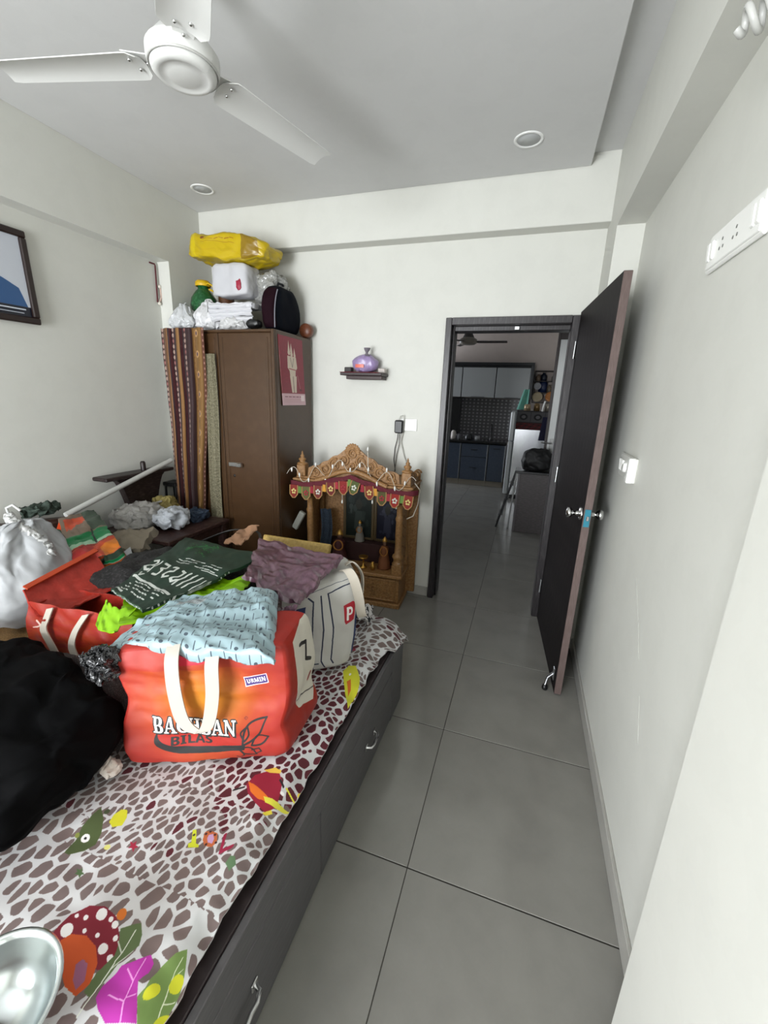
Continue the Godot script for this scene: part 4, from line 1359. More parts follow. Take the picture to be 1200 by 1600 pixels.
# ---------------------------------------------------------------- festive door hanging with pennants along the eave
func build_toran(xf: Transform3D, zf: float) -> void:
	var t := thing("pennant_garland", "maroon festive garland of gold-edged pennants along the shrine eave", "garland", xf.origin, Vector3(0, 0.06, 0))
	var band := mat(rgb(86, 14, 30), 0.8)
	var lace := mat(rgb(160, 122, 74), 0.6)
	var line := func(u: float) -> Vector3:
		var x := lerpf(-0.46, 0.47, u)
		var y := 0.905 + 0.075 * pow(maxf(0.0, 1.0 - absf(x) / 0.28), 0.9) + 0.004 * sin(u * 40.0)
		return Vector3(x, y, zf + 0.066 - 0.25 * pow(maxf(0.0, absf(x) - 0.43) / 0.04, 2.0) * 0.2)
	var st := S()
	sheet(st, 60, 3, func(u: float, v: float): return line.call(u) + Vector3(0, -0.034 * v, 0.003 * sin(u * 90.0)), 0.003)
	obj("band", st, band, t)
	var cols := [rgb(124, 34, 24), rgb(90, 88, 46), rgb(112, 42, 34), rgb(100, 30, 28), rgb(126, 28, 26), rgb(74, 84, 40), rgb(120, 42, 28), rgb(78, 74, 36), rgb(138, 30, 24), rgb(128, 38, 30)]
	for k in 10:
		var u := 0.045 + k * 0.1
		var c: Vector3 = line.call(u) + Vector3(0, -0.030, 0.004)
		var tilt := Basis(Vector3.BACK, [0.0, 0.03, 0.0, 0.08, 0.05, -0.3, 0.1, 0.0, -0.06, -0.1][k]) * Basis(Vector3.RIGHT, -0.05)
		var out := PackedVector2Array([Vector2(-0.030, 0), Vector2(0.030, 0), Vector2(0.030, -0.066), Vector2(0.010, -0.092), Vector2(-0.010, -0.092), Vector2(-0.030, -0.066)])
		st = S()
		prism(st, out, 0.003, Transform3D(tilt, c))
		var p := obj("pennant", st, mat(cols[k], 0.8), t)
		st = S()
		var edge := []
		for q in [out[0], out[5], out[4], out[3], out[2], out[1]]:
			edge.append(c + tilt * Vector3(q.x, q.y, 0.003))
		tube(st, edge, 0.0042, 6)
		obj("lace_edge", st, lace, p)
		st = S()
		for j in 5:
			var an := TAU * j / 5.0 + 0.3
			soft(st, Vector3(0.0075, 0.0075, 0.004), 2.0, 3, func(q: Vector3): return c + tilt * (q + Vector3(cos(an) * 0.012, -0.045 + sin(an) * 0.014, 0.004)))
		obj("embroidery", st, mat([rgb(210, 190, 120), rgb(150, 40, 50), rgb(206, 206, 196)][k % 3], 0.7), p)
		if k < 9:
			st = S()
			var m: Vector3 = line.call(u + 0.05) + Vector3(0, -0.03, 0.006)
			var tas := PackedVector2Array([Vector2(-0.010, 0), Vector2(0.010, 0), Vector2(0.014, -0.05), Vector2(-0.014, -0.05)])
			prism(st, tas, 0.004, Transform3D(Basis(), m))
			obj("tassel", st, mat([rgb(96, 128, 58), rgb(140, 30, 44), rgb(196, 140, 50), rgb(150, 40, 50)][k % 4], 0.8), t)
	# fairy lights, unlit, looped over the crest and along the eave
	var fl := thing("fairy_lights", "unlit string of clear fairy lights looped over the shrine crest", "string lights", xf.origin, Vector3(0, 0.06, 0))
	var wire := mat(rgb(190, 182, 168), 0.4)
	var bulb := mat(rgb(226, 226, 222), 0.15)
	var path := []
	for k in 60:
		var u := k / 59.0
		var x := lerpf(-0.47, 0.46, u)
		path.append(Vector3(x, 0.955 + 0.05 * sin(u * 34.0) + 0.10 * pow(maxf(0.0, 1.0 - absf(x) / 0.33), 1.2), zf + 0.062 + 0.012 * cos(u * 51.0)))
	st = S()
	tube(st, path, 0.0022, 5)
	obj("wire", st, wire, fl)
	st = S()
	tube(st, [Vector3(0.13, 1.0, zf + 0.07), Vector3(0.125, 1.08, zf + 0.06), Vector3(0.118, 1.15, zf + 0.05)], 0.0028, 5)
	tube(st, [Vector3(0.44, 0.95, zf), Vector3(0.47, 0.90, zf - 0.04), Vector3(0.465, 0.80, zf - 0.02), Vector3(0.44, 0.72, zf), Vector3(0.40, 0.70, zf + 0.02)], 0.004, 5)
	obj("wire", st, wire, fl)
	for k in 15:
		var p: Vector3 = path[2 + k * 4] if k < 14 else Vector3(0.118, 1.15, zf + 0.05)
		var dn := -1.0 if k % 2 == 0 and k < 14 else 1.0
		st = S()
		lathe(st, [Vector2(0, 0.0), Vector2(0.006, 0.002), Vector2(0.0065, 0.018), Vector2(0.004, 0.028), Vector2(0, 0.032)], 8, p, Basis(Vector3.RIGHT, Vector3(0.1, dn, 0.2).normalized(), Vector3.BACK))
		obj("bulb", st, bulb, fl)
	for k in 5:
		st = S()
		var p := Vector3([-0.34, -0.25, -0.06, 0.16, 0.33][k], 0.79 + 0.02 * (k % 2), zf + 0.05)
		tube(st, [p + Vector3(0, 0.11, 0.0), p], 0.0018, 4)
		lathe(st, [Vector2(0, -0.022), Vector2(0.006, -0.014), Vector2(0.005, 0.004), Vector2(0, 0.008)], 8, p)
		obj("bulb", st, bulb, fl)

# ---------------------------------------------------------------- things standing inside the shrine
func build_shrine_contents(xf: Transform3D, zf: float, zb: float) -> void:
	var put := func(o: Node3D, at: Vector3, turn := 0.0) -> void:
		o.position = xf * at
		o.rotation = Vector3(0, 0.06 + turn, 0)
	var st: SurfaceTool
	# two framed devotional prints on the back panel, colours deepened for interior shade
	var k := 0
	for q in [[-0.03, 0.25, 0.44, rgb(20, 28, 24), "dark green framed print with shade in its colour leaning at the back of the shrine"], [0.20, 0.21, 0.40, rgb(16, 17, 32), "dark blue framed print with shade in its colour leaning at the back of the shrine"]]:
		var t := thing("framed_print", q[4], "picture", Vector3.ZERO, Vector3.ZERO, "framed prints inside the shrine")
		put.call(t, Vector3(q[0], 0.42, zb + 0.045))
		st = S()
		for s in [-1.0, 1.0]:
			box(st, Vector3(s * (q[1] * 0.5 - 0.011), q[2] * 0.5, 0), Vector3(0.022, q[2], 0.016), 0.004)
			box(st, Vector3(0, q[2] * 0.5 + s * (q[2] * 0.5 - 0.011), 0), Vector3(q[1], 0.022, 0.016), 0.004)
		obj("frame", st, mat(rgb(72, 58, 34), 0.4), t)
		var pic := Pic.new(128, 200, q[3])
		var r := RandomNumberGenerator.new()
		r.seed = 30 + k
		for i in 26:
			pic.disc(20 + r.randf() * 88, 20 + r.randf() * 160, 4 + r.randf() * 10, 4 + r.randf() * 12, q[3].lightened(0.05 + 0.12 * r.randf()))
		pic.disc(64, 70, 16, 20, rgb(44, 42, 36)); pic.fill(PackedVector2Array([Vector2(40, 170), Vector2(48, 96), Vector2(80, 96), Vector2(90, 170)]), q[3].lightened(0.12))
		st = S()
		grid(st, 1, 1, func(u: float, v: float): return Vector3((u - 0.5) * (q[1] - 0.04), q[2] * 0.5 + (0.5 - v) * (q[2] - 0.04), 0.002))
		obj("print", st, printed(pic, 0.3), t)
		k += 1
	# raised step inside, its red darkened to carry the shade there
	st = S()
	box(st, Vector3(0, 0.075, 0), Vector3(0.56, 0.15, 0.10), 0.005)
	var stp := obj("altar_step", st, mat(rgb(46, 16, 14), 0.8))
	put.call(stp, Vector3(0.02, 0.264, zb + 0.065))
	tag(stp, "red cloth-covered step inside the shrine", "step")
	# robed figurine with a garland; robe and skin colours darkened for interior shade
	var fg := func(called: String, label: String, at: Vector3, h: float, robe: Color, skin: Color, w: float) -> Node3D:
		var t := thing(called, label, "figurine", Vector3.ZERO, Vector3.ZERO, "figurines inside the shrine")
		put.call(t, at)
		var s2 := S()
		lathe(s2, [Vector2(0, 0), Vector2(w * 1.1, 0.0), Vector2(w * 1.15, h * 0.04), Vector2(w, h * 0.10), Vector2(w * 0.9, h * 0.3), Vector2(w * 0.62, h * 0.48), Vector2(w * 0.72, h * 0.60), Vector2(w * 0.55, h * 0.68), Vector2(w * 0.2, h * 0.71)], 18)
		obj("robe", s2, mat(robe, 0.75), t)
		s2 = S()
		soft(s2, Vector3(w * 0.34, h * 0.105, w * 0.36), 2.0, 8, func(p: Vector3): return p + Vector3(0, h * 0.79, 0))
		obj("head", s2, mat(skin, 0.5), t)
		s2 = S()
		lathe(s2, [Vector2(w * 0.40, h * 0.84), Vector2(w * 0.42, h * 0.87), Vector2(w * 0.30, h * 0.92), Vector2(w * 0.12, h * 0.97), Vector2(0, h)], 14)
		obj("crown", s2, mat(rgb(170, 128, 58), 0.35, 0.6), t)
		var ring := []
		for i in 20:
			var an := TAU * i / 20.0
			ring.append(Vector3(cos(an) * w * 0.62, h * (0.55 + 0.13 * sin(an)), w * 0.62 - w * 0.2 * maxf(0.0, sin(an))))
		s2 = S()
		tube(s2, ring, w * 0.10, 6, true)
		obj("garland", s2, mat(rgb(140, 90, 30), 0.8), t)
		return t
	fg.call("figurine", "red-robed figurine with a garland inside the shrine", Vector3(-0.13, 0.264, 0.03), 0.27, rgb(58, 14, 15), rgb(70, 44, 34), 0.06)
	fg.call("figurine", "pale figurine on the red step inside the shrine", Vector3(-0.01, 0.416, zb + 0.075), 0.17, rgb(112, 108, 100), rgb(116, 112, 104), 0.035)
	fg.call("figurine", "small orange-robed figurine beside the shrine pillar", Vector3(0.22, 0.264, 0.02), 0.25, rgb(110, 62, 28), rgb(96, 64, 46), 0.045)
	# lamp, bells and small vessels on the platform
	var brass := mat(rgb(176, 134, 62), 0.3, 0.85)
	st = S()
	lathe(st, [Vector2(0, 0), Vector2(0.03, 0.0), Vector2(0.03, 0.006), Vector2(0.008, 0.014), Vector2(0.007, 0.06), Vector2(0.012, 0.066), Vector2(0.032, 0.074), Vector2(0.036, 0.088), Vector2(0.030, 0.084), Vector2(0, 0.078)], 18)
	var o := obj("oil_lamp", st, brass)
	put.call(o, Vector3(0.07, 0.264, 0.06))
	tag(o, "small brass oil lamp on the shrine platform", "oil lamp")
	var n := 0
	for q in [[-0.22, 0.05, 0.10, 0.028], [-0.05, 0.09, 0.05, 0.026], [0.15, 0.085, 0.06, 0.02]]:
		st = S()
		lathe(st, [Vector2(0, 0), Vector2(q[3] * 0.7, 0), Vector2(q[3], q[2] * 0.35), Vector2(q[3] * 0.95, q[2] * 0.6), Vector2(q[3] * 0.5, q[2] * 0.78), Vector2(q[3] * 0.65, q[2]), Vector2(q[3] * 0.55, q[2]), Vector2(q[3] * 0.4, q[2] * 0.8), Vector2(0, q[2] * 0.3)], 16)
		o = obj("brass_pot", st, brass)
		put.call(o, Vector3(q[0], 0.264, q[1]))
		tag(o, ["tall brass pot by the shadowed pillar of the shrine", "squat brass pot before the red figurine in the shrine", "slim brass pot before the orange figurine in the shrine"][n], "pot", "brass pots in the shrine")
		n += 1
	# tilted bottle and blue cloth behind the nearer pillar; shade darkens the cloth colour
	st = S()
	sheet(st, 10, 16, func(u: float, v: float): return Vector3(lerpf(-0.05, 0.03, u) + 0.012 * sin(v * 4.0), 0.40 - 0.36 * v, 0.012 * sin(u * 11.0 + v * 2.0)), 0.003)
	o = obj("blue_cloth", st, mottled(rgb(32, 44, 58), 0.85, "blue_cloth", 0.05, 0.3, Vector3(5, 2, 5)))
	put.call(o, Vector3(-0.25, 0.27, 0.0), 0.2)
	tag(o, "blue cloth with shade in its colour hanging inside the shrine", "cloth")
	st = S()
	lathe(st, [Vector2(0, 0), Vector2(0.022, 0.0), Vector2(0.024, 0.01), Vector2(0.024, 0.09), Vector2(0.010, 0.11), Vector2(0.010, 0.125), Vector2(0, 0.125)], 14)
	o = obj("plastic_bottle", st, mat(rgb(190, 192, 190), 0.2))
	put.call(o, Vector3(0.345, 0.264, 0.105))
	o.position += Vector3(0.0, 0.0, 0.0)
	tag(o, "small clear bottle with a grey cap at the shrine corner", "bottle")
	st = S()
	box(st, Vector3(0, 0.075, 0), Vector3(0.045, 0.15, 0.03), 0.004, Basis(Vector3.BACK, -0.5))
	o = obj("folded_paper", st, mat(rgb(150, 150, 142), 0.8))
	o.position = Vector3(-1.53, 0.52, -2.66)
	tag(o, "grey folded paper tucked between the shrine and the cupboard", "paper")

# ---------------------------------------------------------------- the bags and bundles on the bed
# four-cornered sheet between world points (a top left, b top right, c bottom right, d bottom left) with waves
func patch(a: Vector3, b: Vector3, c: Vector3, d: Vector3, nu: int, nv: int, th: float, amp: float, freq: float, sd: float, sag := 0.0) -> SurfaceTool:
	var st := S()
	sheet(st, nu, nv, func(u: float, v: float):
		var p := a.lerp(b, u).lerp(d.lerp(c, u), v)
		p.y += amp * nz(u * (b - a).length(), v * (d - a).length(), freq, sd) + 0.6 * amp * fold(u * 0.4 + v * 0.5, v, freq * 0.8, sd + 4.0) - sag * (pow(absf(u * 2.0 - 1.0), 3.0) + pow(absf(v * 2.0 - 1.0), 3.0))
		p += Vector3(nz(v, 3.0, 0.03, sd), 0, nz(u, 5.0, 0.03, sd)) * amp * 0.9
		return p, th)
	return st

func strap(st: SurfaceTool, pts: Array, side: Vector3, w: float, th := 0.004) -> SurfaceTool:
	var cv := Curve3D.new()
	for i in pts.size():
		var t: Vector3 = (pts[mini(i + 1, pts.size() - 1)] - pts[maxi(i - 1, 0)]) * 0.22
		cv.add_point(pts[i], -t, t)
	var l := cv.get_baked_length()
	sheet(st, 3, pts.size() * 5, func(u: float, v: float): return cv.sample_baked(v * l, true) + side * (u - 0.5) * w, th)
	return st

func bag_print() -> Pic:
	var w := 1440
	var h := 1024
	var pic := Pic.new(w, h, Color.WHITE)
	var data := PackedByteArray()
	data.resize(w * h * 3)
	var n := FastNoiseLite.new()
	n.frequency = 0.012
	# the dyed ground of the sack: red border running into orange and a yellow flame in the middle
	for j in h:
		for i in w:
			var u := float(i) / w
			var v := float(j) / h
			var q := n.get_noise_2d(i * 0.625, j * 0.625) * 0.08
			var g := clampf(1.25 - 2.1 * absf(u - 0.47 + q) - 1.1 * absf(v - 0.42 + q), 0.0, 1.0)
			var y := clampf(1.0 - Vector2((u - 0.52) * 3.2, (v - 0.44) * 3.0).length() + q, 0.0, 1.0)
			if v < 0.17:
				g *= 0.35
			var c := rgb(158, 42, 32).lerp(rgb(176, 80, 22), g).lerp(rgb(192, 126, 18), y)
			if (i / 5 + j / 5) % 2 == 0:
				c = c.darkened(0.03)
			var k := (j * w + i) * 3
			data[k] = int(c.r * 255); data[k + 1] = int(c.g * 255); data[k + 2] = int(c.b * 255)
	pic.im = Image.create_from_data(w, h, false, Image.FORMAT_RGB8, data)
	pic.k = 1.6
	var blk := rgb(34, 34, 34)
	var red := rgb(160, 36, 26)
	# dark red block under the upper hem
	pic.fill(PackedVector2Array([Vector2(330, 0), Vector2(500, 0), Vector2(500, 70), Vector2(330, 86)]), rgb(186, 26, 48))
	pic.fill(PackedVector2Array([Vector2(190, 452), Vector2(610, 470), Vector2(660, 520), Vector2(600, 556), Vector2(300, 548), Vector2(170, 506)]), red)
	# black swoosh
	var sw := PackedVector2Array()
	for i in 21:
		var t := i / 20.0
		sw.append(Vector2(190 - 62 * sin(t * PI) + 460 * t * t, 446 + 132 * sin(t * PI * 0.62)))
	for i in 21:
		var t := 1.0 - i / 20.0
		sw.append(Vector2(200 - 34 * sin(t * PI) + 455 * t * t, 440 + 96 * sin(t * PI * 0.62) + 8 * t))
	pic.fill(sw, blk)
	# flourish of pointed, curled petals
	var petal := func(a: Vector2, b: Vector2, bulge: float, wd: float) -> void:
		var n2 := (b - a).orthogonal() * bulge
		var p := []
		for i in 13:
			var t := i / 12.0
			p.append(a.lerp(b, t) + n2 * sin(PI * t) * (1.0 - 0.3 * t))
		for i in 13:
			var t := 1.0 - i / 12.0
			p.append(a.lerp(b, t) - n2 * 0.55 * sin(PI * t) * (1.0 - 0.3 * t))
		pic.line(p, wd, blk)
	petal.call(Vector2(640, 540), Vector2(790, 392), 0.30, 12.0)
	petal.call(Vector2(650, 520), Vector2(668, 440), 0.42, 10.0)
	petal.call(Vector2(690, 545), Vector2(792, 505), 0.34, 10.0)
	petal.call(Vector2(620, 560), Vector2(720, 608), 0.30, 9.0)
	pic.line([Vector2(600, 548), Vector2(640, 580), Vector2(650, 606), Vector2(630, 622), Vector2(608, 612)], 9, blk)
	pic.line([Vector2(690, 574), Vector2(730, 566), Vector2(744, 584), Vector2(722, 596)], 8, blk)
	# product name with a black outline, then the second word
	for o in [Vector2(-6, 0), Vector2(6, 0), Vector2(0, -6), Vector2(0, 6), Vector2(7, 7), Vector2(10, 10), Vector2(-5, -5)]:
		pic.text("BACHBAN", Vector2(176, 440) + o, 92, blk, 0.12, 0.66, "Droid Serif", true, -0.12)
	pic.text("BACHBAN", Vector2(176, 440), 92, rgb(240, 238, 234), 0.12, 0.66, "Droid Serif", true, -0.12)
	pic.text("BILAS", Vector2(258, 518), 46, blk, 0.03, 1.35, "Droid Sans", true)
	pic.text("BILAS", Vector2(260, 519), 46, blk, 0.03, 1.35, "Droid Sans", true)
	pic.line([Vector2(652, 392), Vector2(662, 384), Vector2(672, 392), Vector2(662, 402), Vector2(652, 392)], 3, rgb(110, 40, 30))
	pic.text("R", Vector2(658, 397), 9, rgb(110, 40, 30))
	# maker's tag
	var q := func(x: float, y: float) -> Vector2: return Vector2(728, 186) + Vector2(x, y).rotated(-0.16)
	pic.fill(PackedVector2Array([q.call(-64, -28), q.call(64, -28), q.call(64, 28), q.call(-64, 28)]), rgb(226, 190, 196))
	pic.fill(PackedVector2Array([q.call(-59, -23), q.call(59, -23), q.call(59, 23), q.call(-59, 23)]), rgb(64, 48, 108))
	pic.text("URMIN", q.call(-50, 13), 27, rgb(238, 234, 240), -0.16, 0.84, "Droid Sans", true)
	return pic

func build_main_bag() -> void:
	var th := 0.425
	var t := thing("shopping_bag", "orange woven shopping bag with white webbing handle and printed lettering", "bag", Vector3(-0.769, 0.444, -0.793), Vector3(0, th, 0))
	var h := Vector3(0.229, 0.192, 0.115)
	var red := mat(rgb(154, 32, 20), 0.6)
	var def := func(p: Vector3) -> Vector3:
		var q := p
		var up := (p.y + h.y) / (2.0 * h.y)
		q.x *= 1.0 + 0.04 * sin(up * PI) - 0.02 * up
		q.z *= 1.0 - 0.12 * up
		q.x += 0.085 * smoothstep(0.0, h.x, p.x) * (h.z - p.z) / (2.0 * h.z) * (1.0 - 0.35 * up)   # the gusset flares outwards
		var cr := 0.010 * nz(p.x, p.y, 0.05, 3) + 0.006 * fold(p.x * 0.5 + p.y * 0.9, p.y * 1.5 + p.z, 0.05, 2) * (0.3 + up)
		q.z += cr * signf(p.z) * 1.2
		# crease at the lower corner and pinched upper corner
		q.x -= 0.020 * smoothstep(0.10, 0.24, p.x) * exp(-pow((p.y + 0.07) / 0.05, 2.0))
		q.x += 0.022 * smoothstep(-0.12, -0.24, p.x) * exp(-pow((p.y - 0.02) / 0.06, 2.0))
		q.y += 0.010 * nz(p.x, p.z, 0.04, 8) * up
		return q + Vector3(0, h.y, -h.z)
	var st := S()
	soft(st, h, 15.0, 36, def, [4])
	obj("front_panel", st, printed(bag_print(), 0.6), t)
	st = S()
	soft(st, h, 15.0, 36, def, [1, 2, 3, 5])
	obj("body", st, red, t)
	# gusset with its own pale print
	var pic := Pic.new(256, 512, rgb(152, 34, 20))
	pic.fill(PackedVector2Array([Vector2(70, 40), Vector2(180, 0), Vector2(256, 0), Vector2(256, 360), Vector2(200, 430), Vector2(110, 380), Vector2(70, 250)]), rgb(206, 200, 186))
	pic.line([Vector2(120, 90), Vector2(170, 110), Vector2(150, 180), Vector2(190, 210)], 16, rgb(28, 26, 26))
	pic.disc(190, 300, 14, 26, rgb(150, 40, 36))
	pic.line([Vector2(100, 330), Vector2(230, 390)], 5, rgb(60, 50, 48))
	st = S()
	soft(st, h, 15.0, 36, def, [0])
	obj("gusset", st, printed(pic, 0.42), t)
	st = S()
	strap(st, [Vector3(-0.068, 0.392, -0.01), Vector3(-0.066, 0.36, 0.022), Vector3(-0.064, 0.28, 0.030), Vector3(-0.052, 0.19, 0.032), Vector3(-0.026, 0.150, 0.034), Vector3(0.004, 0.148, 0.036), Vector3(0.022, 0.18, 0.034), Vector3(0.036, 0.26, 0.032), Vector3(0.038, 0.35, 0.024), Vector3(0.040, 0.392, -0.01)], Vector3(1, 0.12, 0).normalized(), 0.036)
	var web := mottled(rgb(176, 170, 160), 0.8, "webbing", 0.2, 0.10, Vector3(14, 14, 14), 2)
	obj("handle", st, web, t).set_meta("label", "white webbing handle")
	# light blue printed garment packet across the top
	pic = Pic.new(960, 630, rgb(142, 164, 170))
	pic.k = 1.5
	var ink := rgb(62, 74, 84)
	for j in 10:
		for i in 14:
			var x := i * 47.0 + (23.0 if j % 2 else 0.0) + 8
			var y := j * 43.0 + 10
			pic.line([Vector2(x, y), Vector2(x + 1, y + 24)], 4, ink)
			if (i + j) % 2 == 0:
				pic.disc(x + 22, y + 22, 8, 6, ink)
			else:
				pic.line([Vector2(x + 12, y + 24), Vector2(x + 32, y + 22)], 4, rgb(90, 102, 110))
	pic.rect(60, 60, 150, 46, rgb(156, 164, 166))
	for i in 12:
		pic.line([Vector2(72 + i * 11, 70), Vector2(72 + i * 11, 96)], 2.0 + (i * 7) % 4, rgb(110, 112, 118))
	st = S()
	var pa := Vector3(-1.00, 0.842, -0.985)
	var pb := Vector3(-0.735, 0.868, -1.13)
	var pc := Vector3(-0.565, 0.838, -0.845)
	var pd := Vector3(-1.035, 0.836, -0.745)
	sheet(st, 60, 48, func(u: float, v: float):
		var q := pa.lerp(pb, u).lerp(pd.lerp(pc, u), minf(v / 0.86, 1.0))
		var e := maxf(0.0, (v - 0.86) / 0.14)
		q += Vector3(0.41, 0, 0.91) * 0.020 * sin(e * PI * 0.75)
		q.y -= 0.042 * e * e + 0.010 * e * nz(u, 1.0, 0.06, 3)
		q.y -= 0.045 * smoothstep(0.22, 0.0, u) * smoothstep(0.3, 1.0, v) + 0.03 * pow(maxf(0.0, u - 0.9) / 0.1, 2.0) * (1.0 - e)
		q.y += 0.010 * nz(u * 0.5, v * 0.35, 0.07, 3) + 0.012 * fold(u * 0.25 + v * 0.12, v * 0.30 - u * 0.14, 0.07, 6) + 0.010 * exp(-pow((v - 0.55 + 0.25 * u) / 0.03, 2.0))
		return q + Vector3(0, 0, 0.010 * nz(u, 9.0, 0.05)) * v, 0.012)
	var o := obj("garment_packet", st, printed(pic, 0.35))
	tag(o, "pale blue patterned garment packet lying across the orange bag", "packet")
	# black and silver crinkled wrapper at the end of the packet
	st = S()
	soft(st, Vector3(0.040, 0.040, 0.032), 3.0, 14, func(p: Vector3): return p + wob(p, 0.6, 0.022, 3))
	o = obj("crinkled_wrapper", st, mottled(rgb(40, 40, 42), 0.15, "wrapper", 0.08, 0.95, Vector3(6, 6, 6), 2, 0.2))
	o.position = Vector3(-1.005, 0.785, -0.695)
	tag(o, "crinkled black and silver wrapper beside the orange bag", "wrapper")

# ---------------------------------------------------------------- striped canvas bag with the mauve garment
func build_striped_bag() -> void:
	var t := thing("canvas_bag", "white canvas bag with thin navy stripes and a red initial", "bag", Vector3(-0.640, 0.446, -1.290), Vector3(0, 0.62, 0))
	var h := Vector3(0.135, 0.20, 0.11)
	var def := func(p: Vector3) -> Vector3:
		var up := (p.y + h.y) / (2.0 * h.y)
		var q := p
		q.x *= 1.0 + 0.06 * sin(up * PI)
		q.x += 0.025 * up - 0.02
		q.z += (0.008 * nz(p.x, p.y, 0.06, 12) + 0.005 * fold(p.x + p.y, p.y * 1.4, 0.06, 5)) * signf(p.z)
		q.y += 0.055 * up * (p.x / h.x) * 0.5
		return q + Vector3(0, h.y, -h.z)
	var pic := Pic.new(512, 640, rgb(178, 176, 170))
	var navy := rgb(30, 36, 58)
	pic.rect(0, 150, 130, 420, rgb(34, 46, 84))
	pic.rect(20, 220, 70, 60, rgb(150, 140, 70))
	pic.disc(70, 400, 34, 60, rgb(96, 110, 150))
	pic.disc(90, 470, 24, 30, rgb(160, 116, 86))
	pic.line([Vector2(140, 90), Vector2(180, 130), Vector2(200, 640)], 10, navy)
	pic.line([Vector2(512, 40), Vector2(280, 96), Vector2(330, 330), Vector2(336, 560), Vector2(360, 600)], 10, navy)
	pic.line([Vector2(230, 100), Vector2(262, 330), Vector2(262, 560), Vector2(300, 640)], 10, navy)
	pic.line([Vector2(0, 590), Vector2(240, 578)], 12, navy)
	pic.line([Vector2(0, 70), Vector2(512, 10)], 5, navy)
	# the red badge carries a white letter
	pic.fill(PackedVector2Array([Vector2(392, 200), Vector2(470, 180), Vector2(500, 190), Vector2(496, 310), Vector2(420, 330), Vector2(408, 310)]), rgb(160, 26, 40))
	pic.text("P", Vector2(424, 306), 92, rgb(228, 224, 220), 0.0, 0.9, "Droid Sans", true, -0.1)
	var st := S()
	soft(st, h, 6.0, 26, def, [4, 0])
	obj("front_panel", st, printed(pic, 0.8), t)
	st = S()
	soft(st, h, 6.0, 18, def, [1, 2, 3, 5])
	obj("body", st, mat(rgb(174, 172, 166), 0.85), t)
	st = S()
	strap(st, [Vector3(0.07, 0.40, -0.05), Vector3(0.085, 0.425, -0.02), Vector3(0.105, 0.40, 0.010), Vector3(0.125, 0.33, 0.016), Vector3(0.14, 0.25, 0.006), Vector3(0.15, 0.22, -0.01)], Vector3(0.8, 0.3, 0.4).normalized(), 0.038)
	strap(st, [Vector3(0.09, 0.405, -0.09), Vector3(0.12, 0.43, -0.07), Vector3(0.155, 0.38, -0.06), Vector3(0.158, 0.30, -0.06)], Vector3(0.2, 0.2, 1).normalized(), 0.022)
	obj("handle", st, mat(rgb(180, 172, 158), 0.85), t)
	# mauve garment folded in clear film
	st = patch(Vector3(-1.07, 0.865, -1.51), Vector3(-0.60, 0.915, -1.36), Vector3(-0.655, 0.835, -1.12), Vector3(-0.905, 0.852, -1.18), 36, 30, 0.016, 0.016, 0.05, 21.0)
	var m := mottled(rgb(84, 54, 68), 0.3, "mauve", 0.035, 0.25, Vector3(3, 3, 3), 4)
	m.clearcoat_enabled = true
	m.clearcoat = 0.8
	m.clearcoat_roughness = 0.12
	var o := obj("garment_packet", st, m)
	tag(o, "mauve garment in crinkled clear film on the striped canvas bag", "packet")
	st = S()
	sheet(st, 20, 6, func(u: float, v: float):
		var p := Vector3(-0.645, 0.842, -1.105).lerp(Vector3(-0.70, 0.80, -1.135), u)
		return p + Vector3(0.5, 0, 0.8) * (0.02 + 0.012 * nz(u, v, 0.09, 2)) + Vector3(-0.08 * u, -0.10 * v - 0.02 * u, 0.02 * sin(v * 5.0)), 0.003)
	obj("film_flap", st, m, o)
	# black and white printed scarf at the corner of the bed
	var pic2 := Pic.new(256, 160, rgb(196, 192, 190))
	var r := RandomNumberGenerator.new()
	r.seed = 5
	for i in 46:
		pic2.disc(r.randf() * 256, r.randf() * 160, 6 + r.randf() * 14, 5 + r.randf() * 9, rgb(24, 22, 26), r.randf() * 3.0)
	for i in 20:
		pic2.disc(r.randf() * 256, r.randf() * 160, 3 + r.randf() * 5, 3 + r.randf() * 4, rgb(196, 192, 190), r.randf() * 3.0)
	pic2.rect(0, 146, 256, 6, rgb(30, 28, 32))
	st = patch(Vector3(-0.73, 0.505, -1.77), Vector3(-0.615, 0.525, -1.78), Vector3(-0.585, 0.500, -1.66), Vector3(-0.71, 0.495, -1.63), 20, 16, 0.02, 0.016, 0.09, 31.0, 0.01)
	o = obj("printed_scarf", st, printed(pic2, 0.8))
	tag(o, "crumpled black and white printed scarf on the bed corner", "scarf")

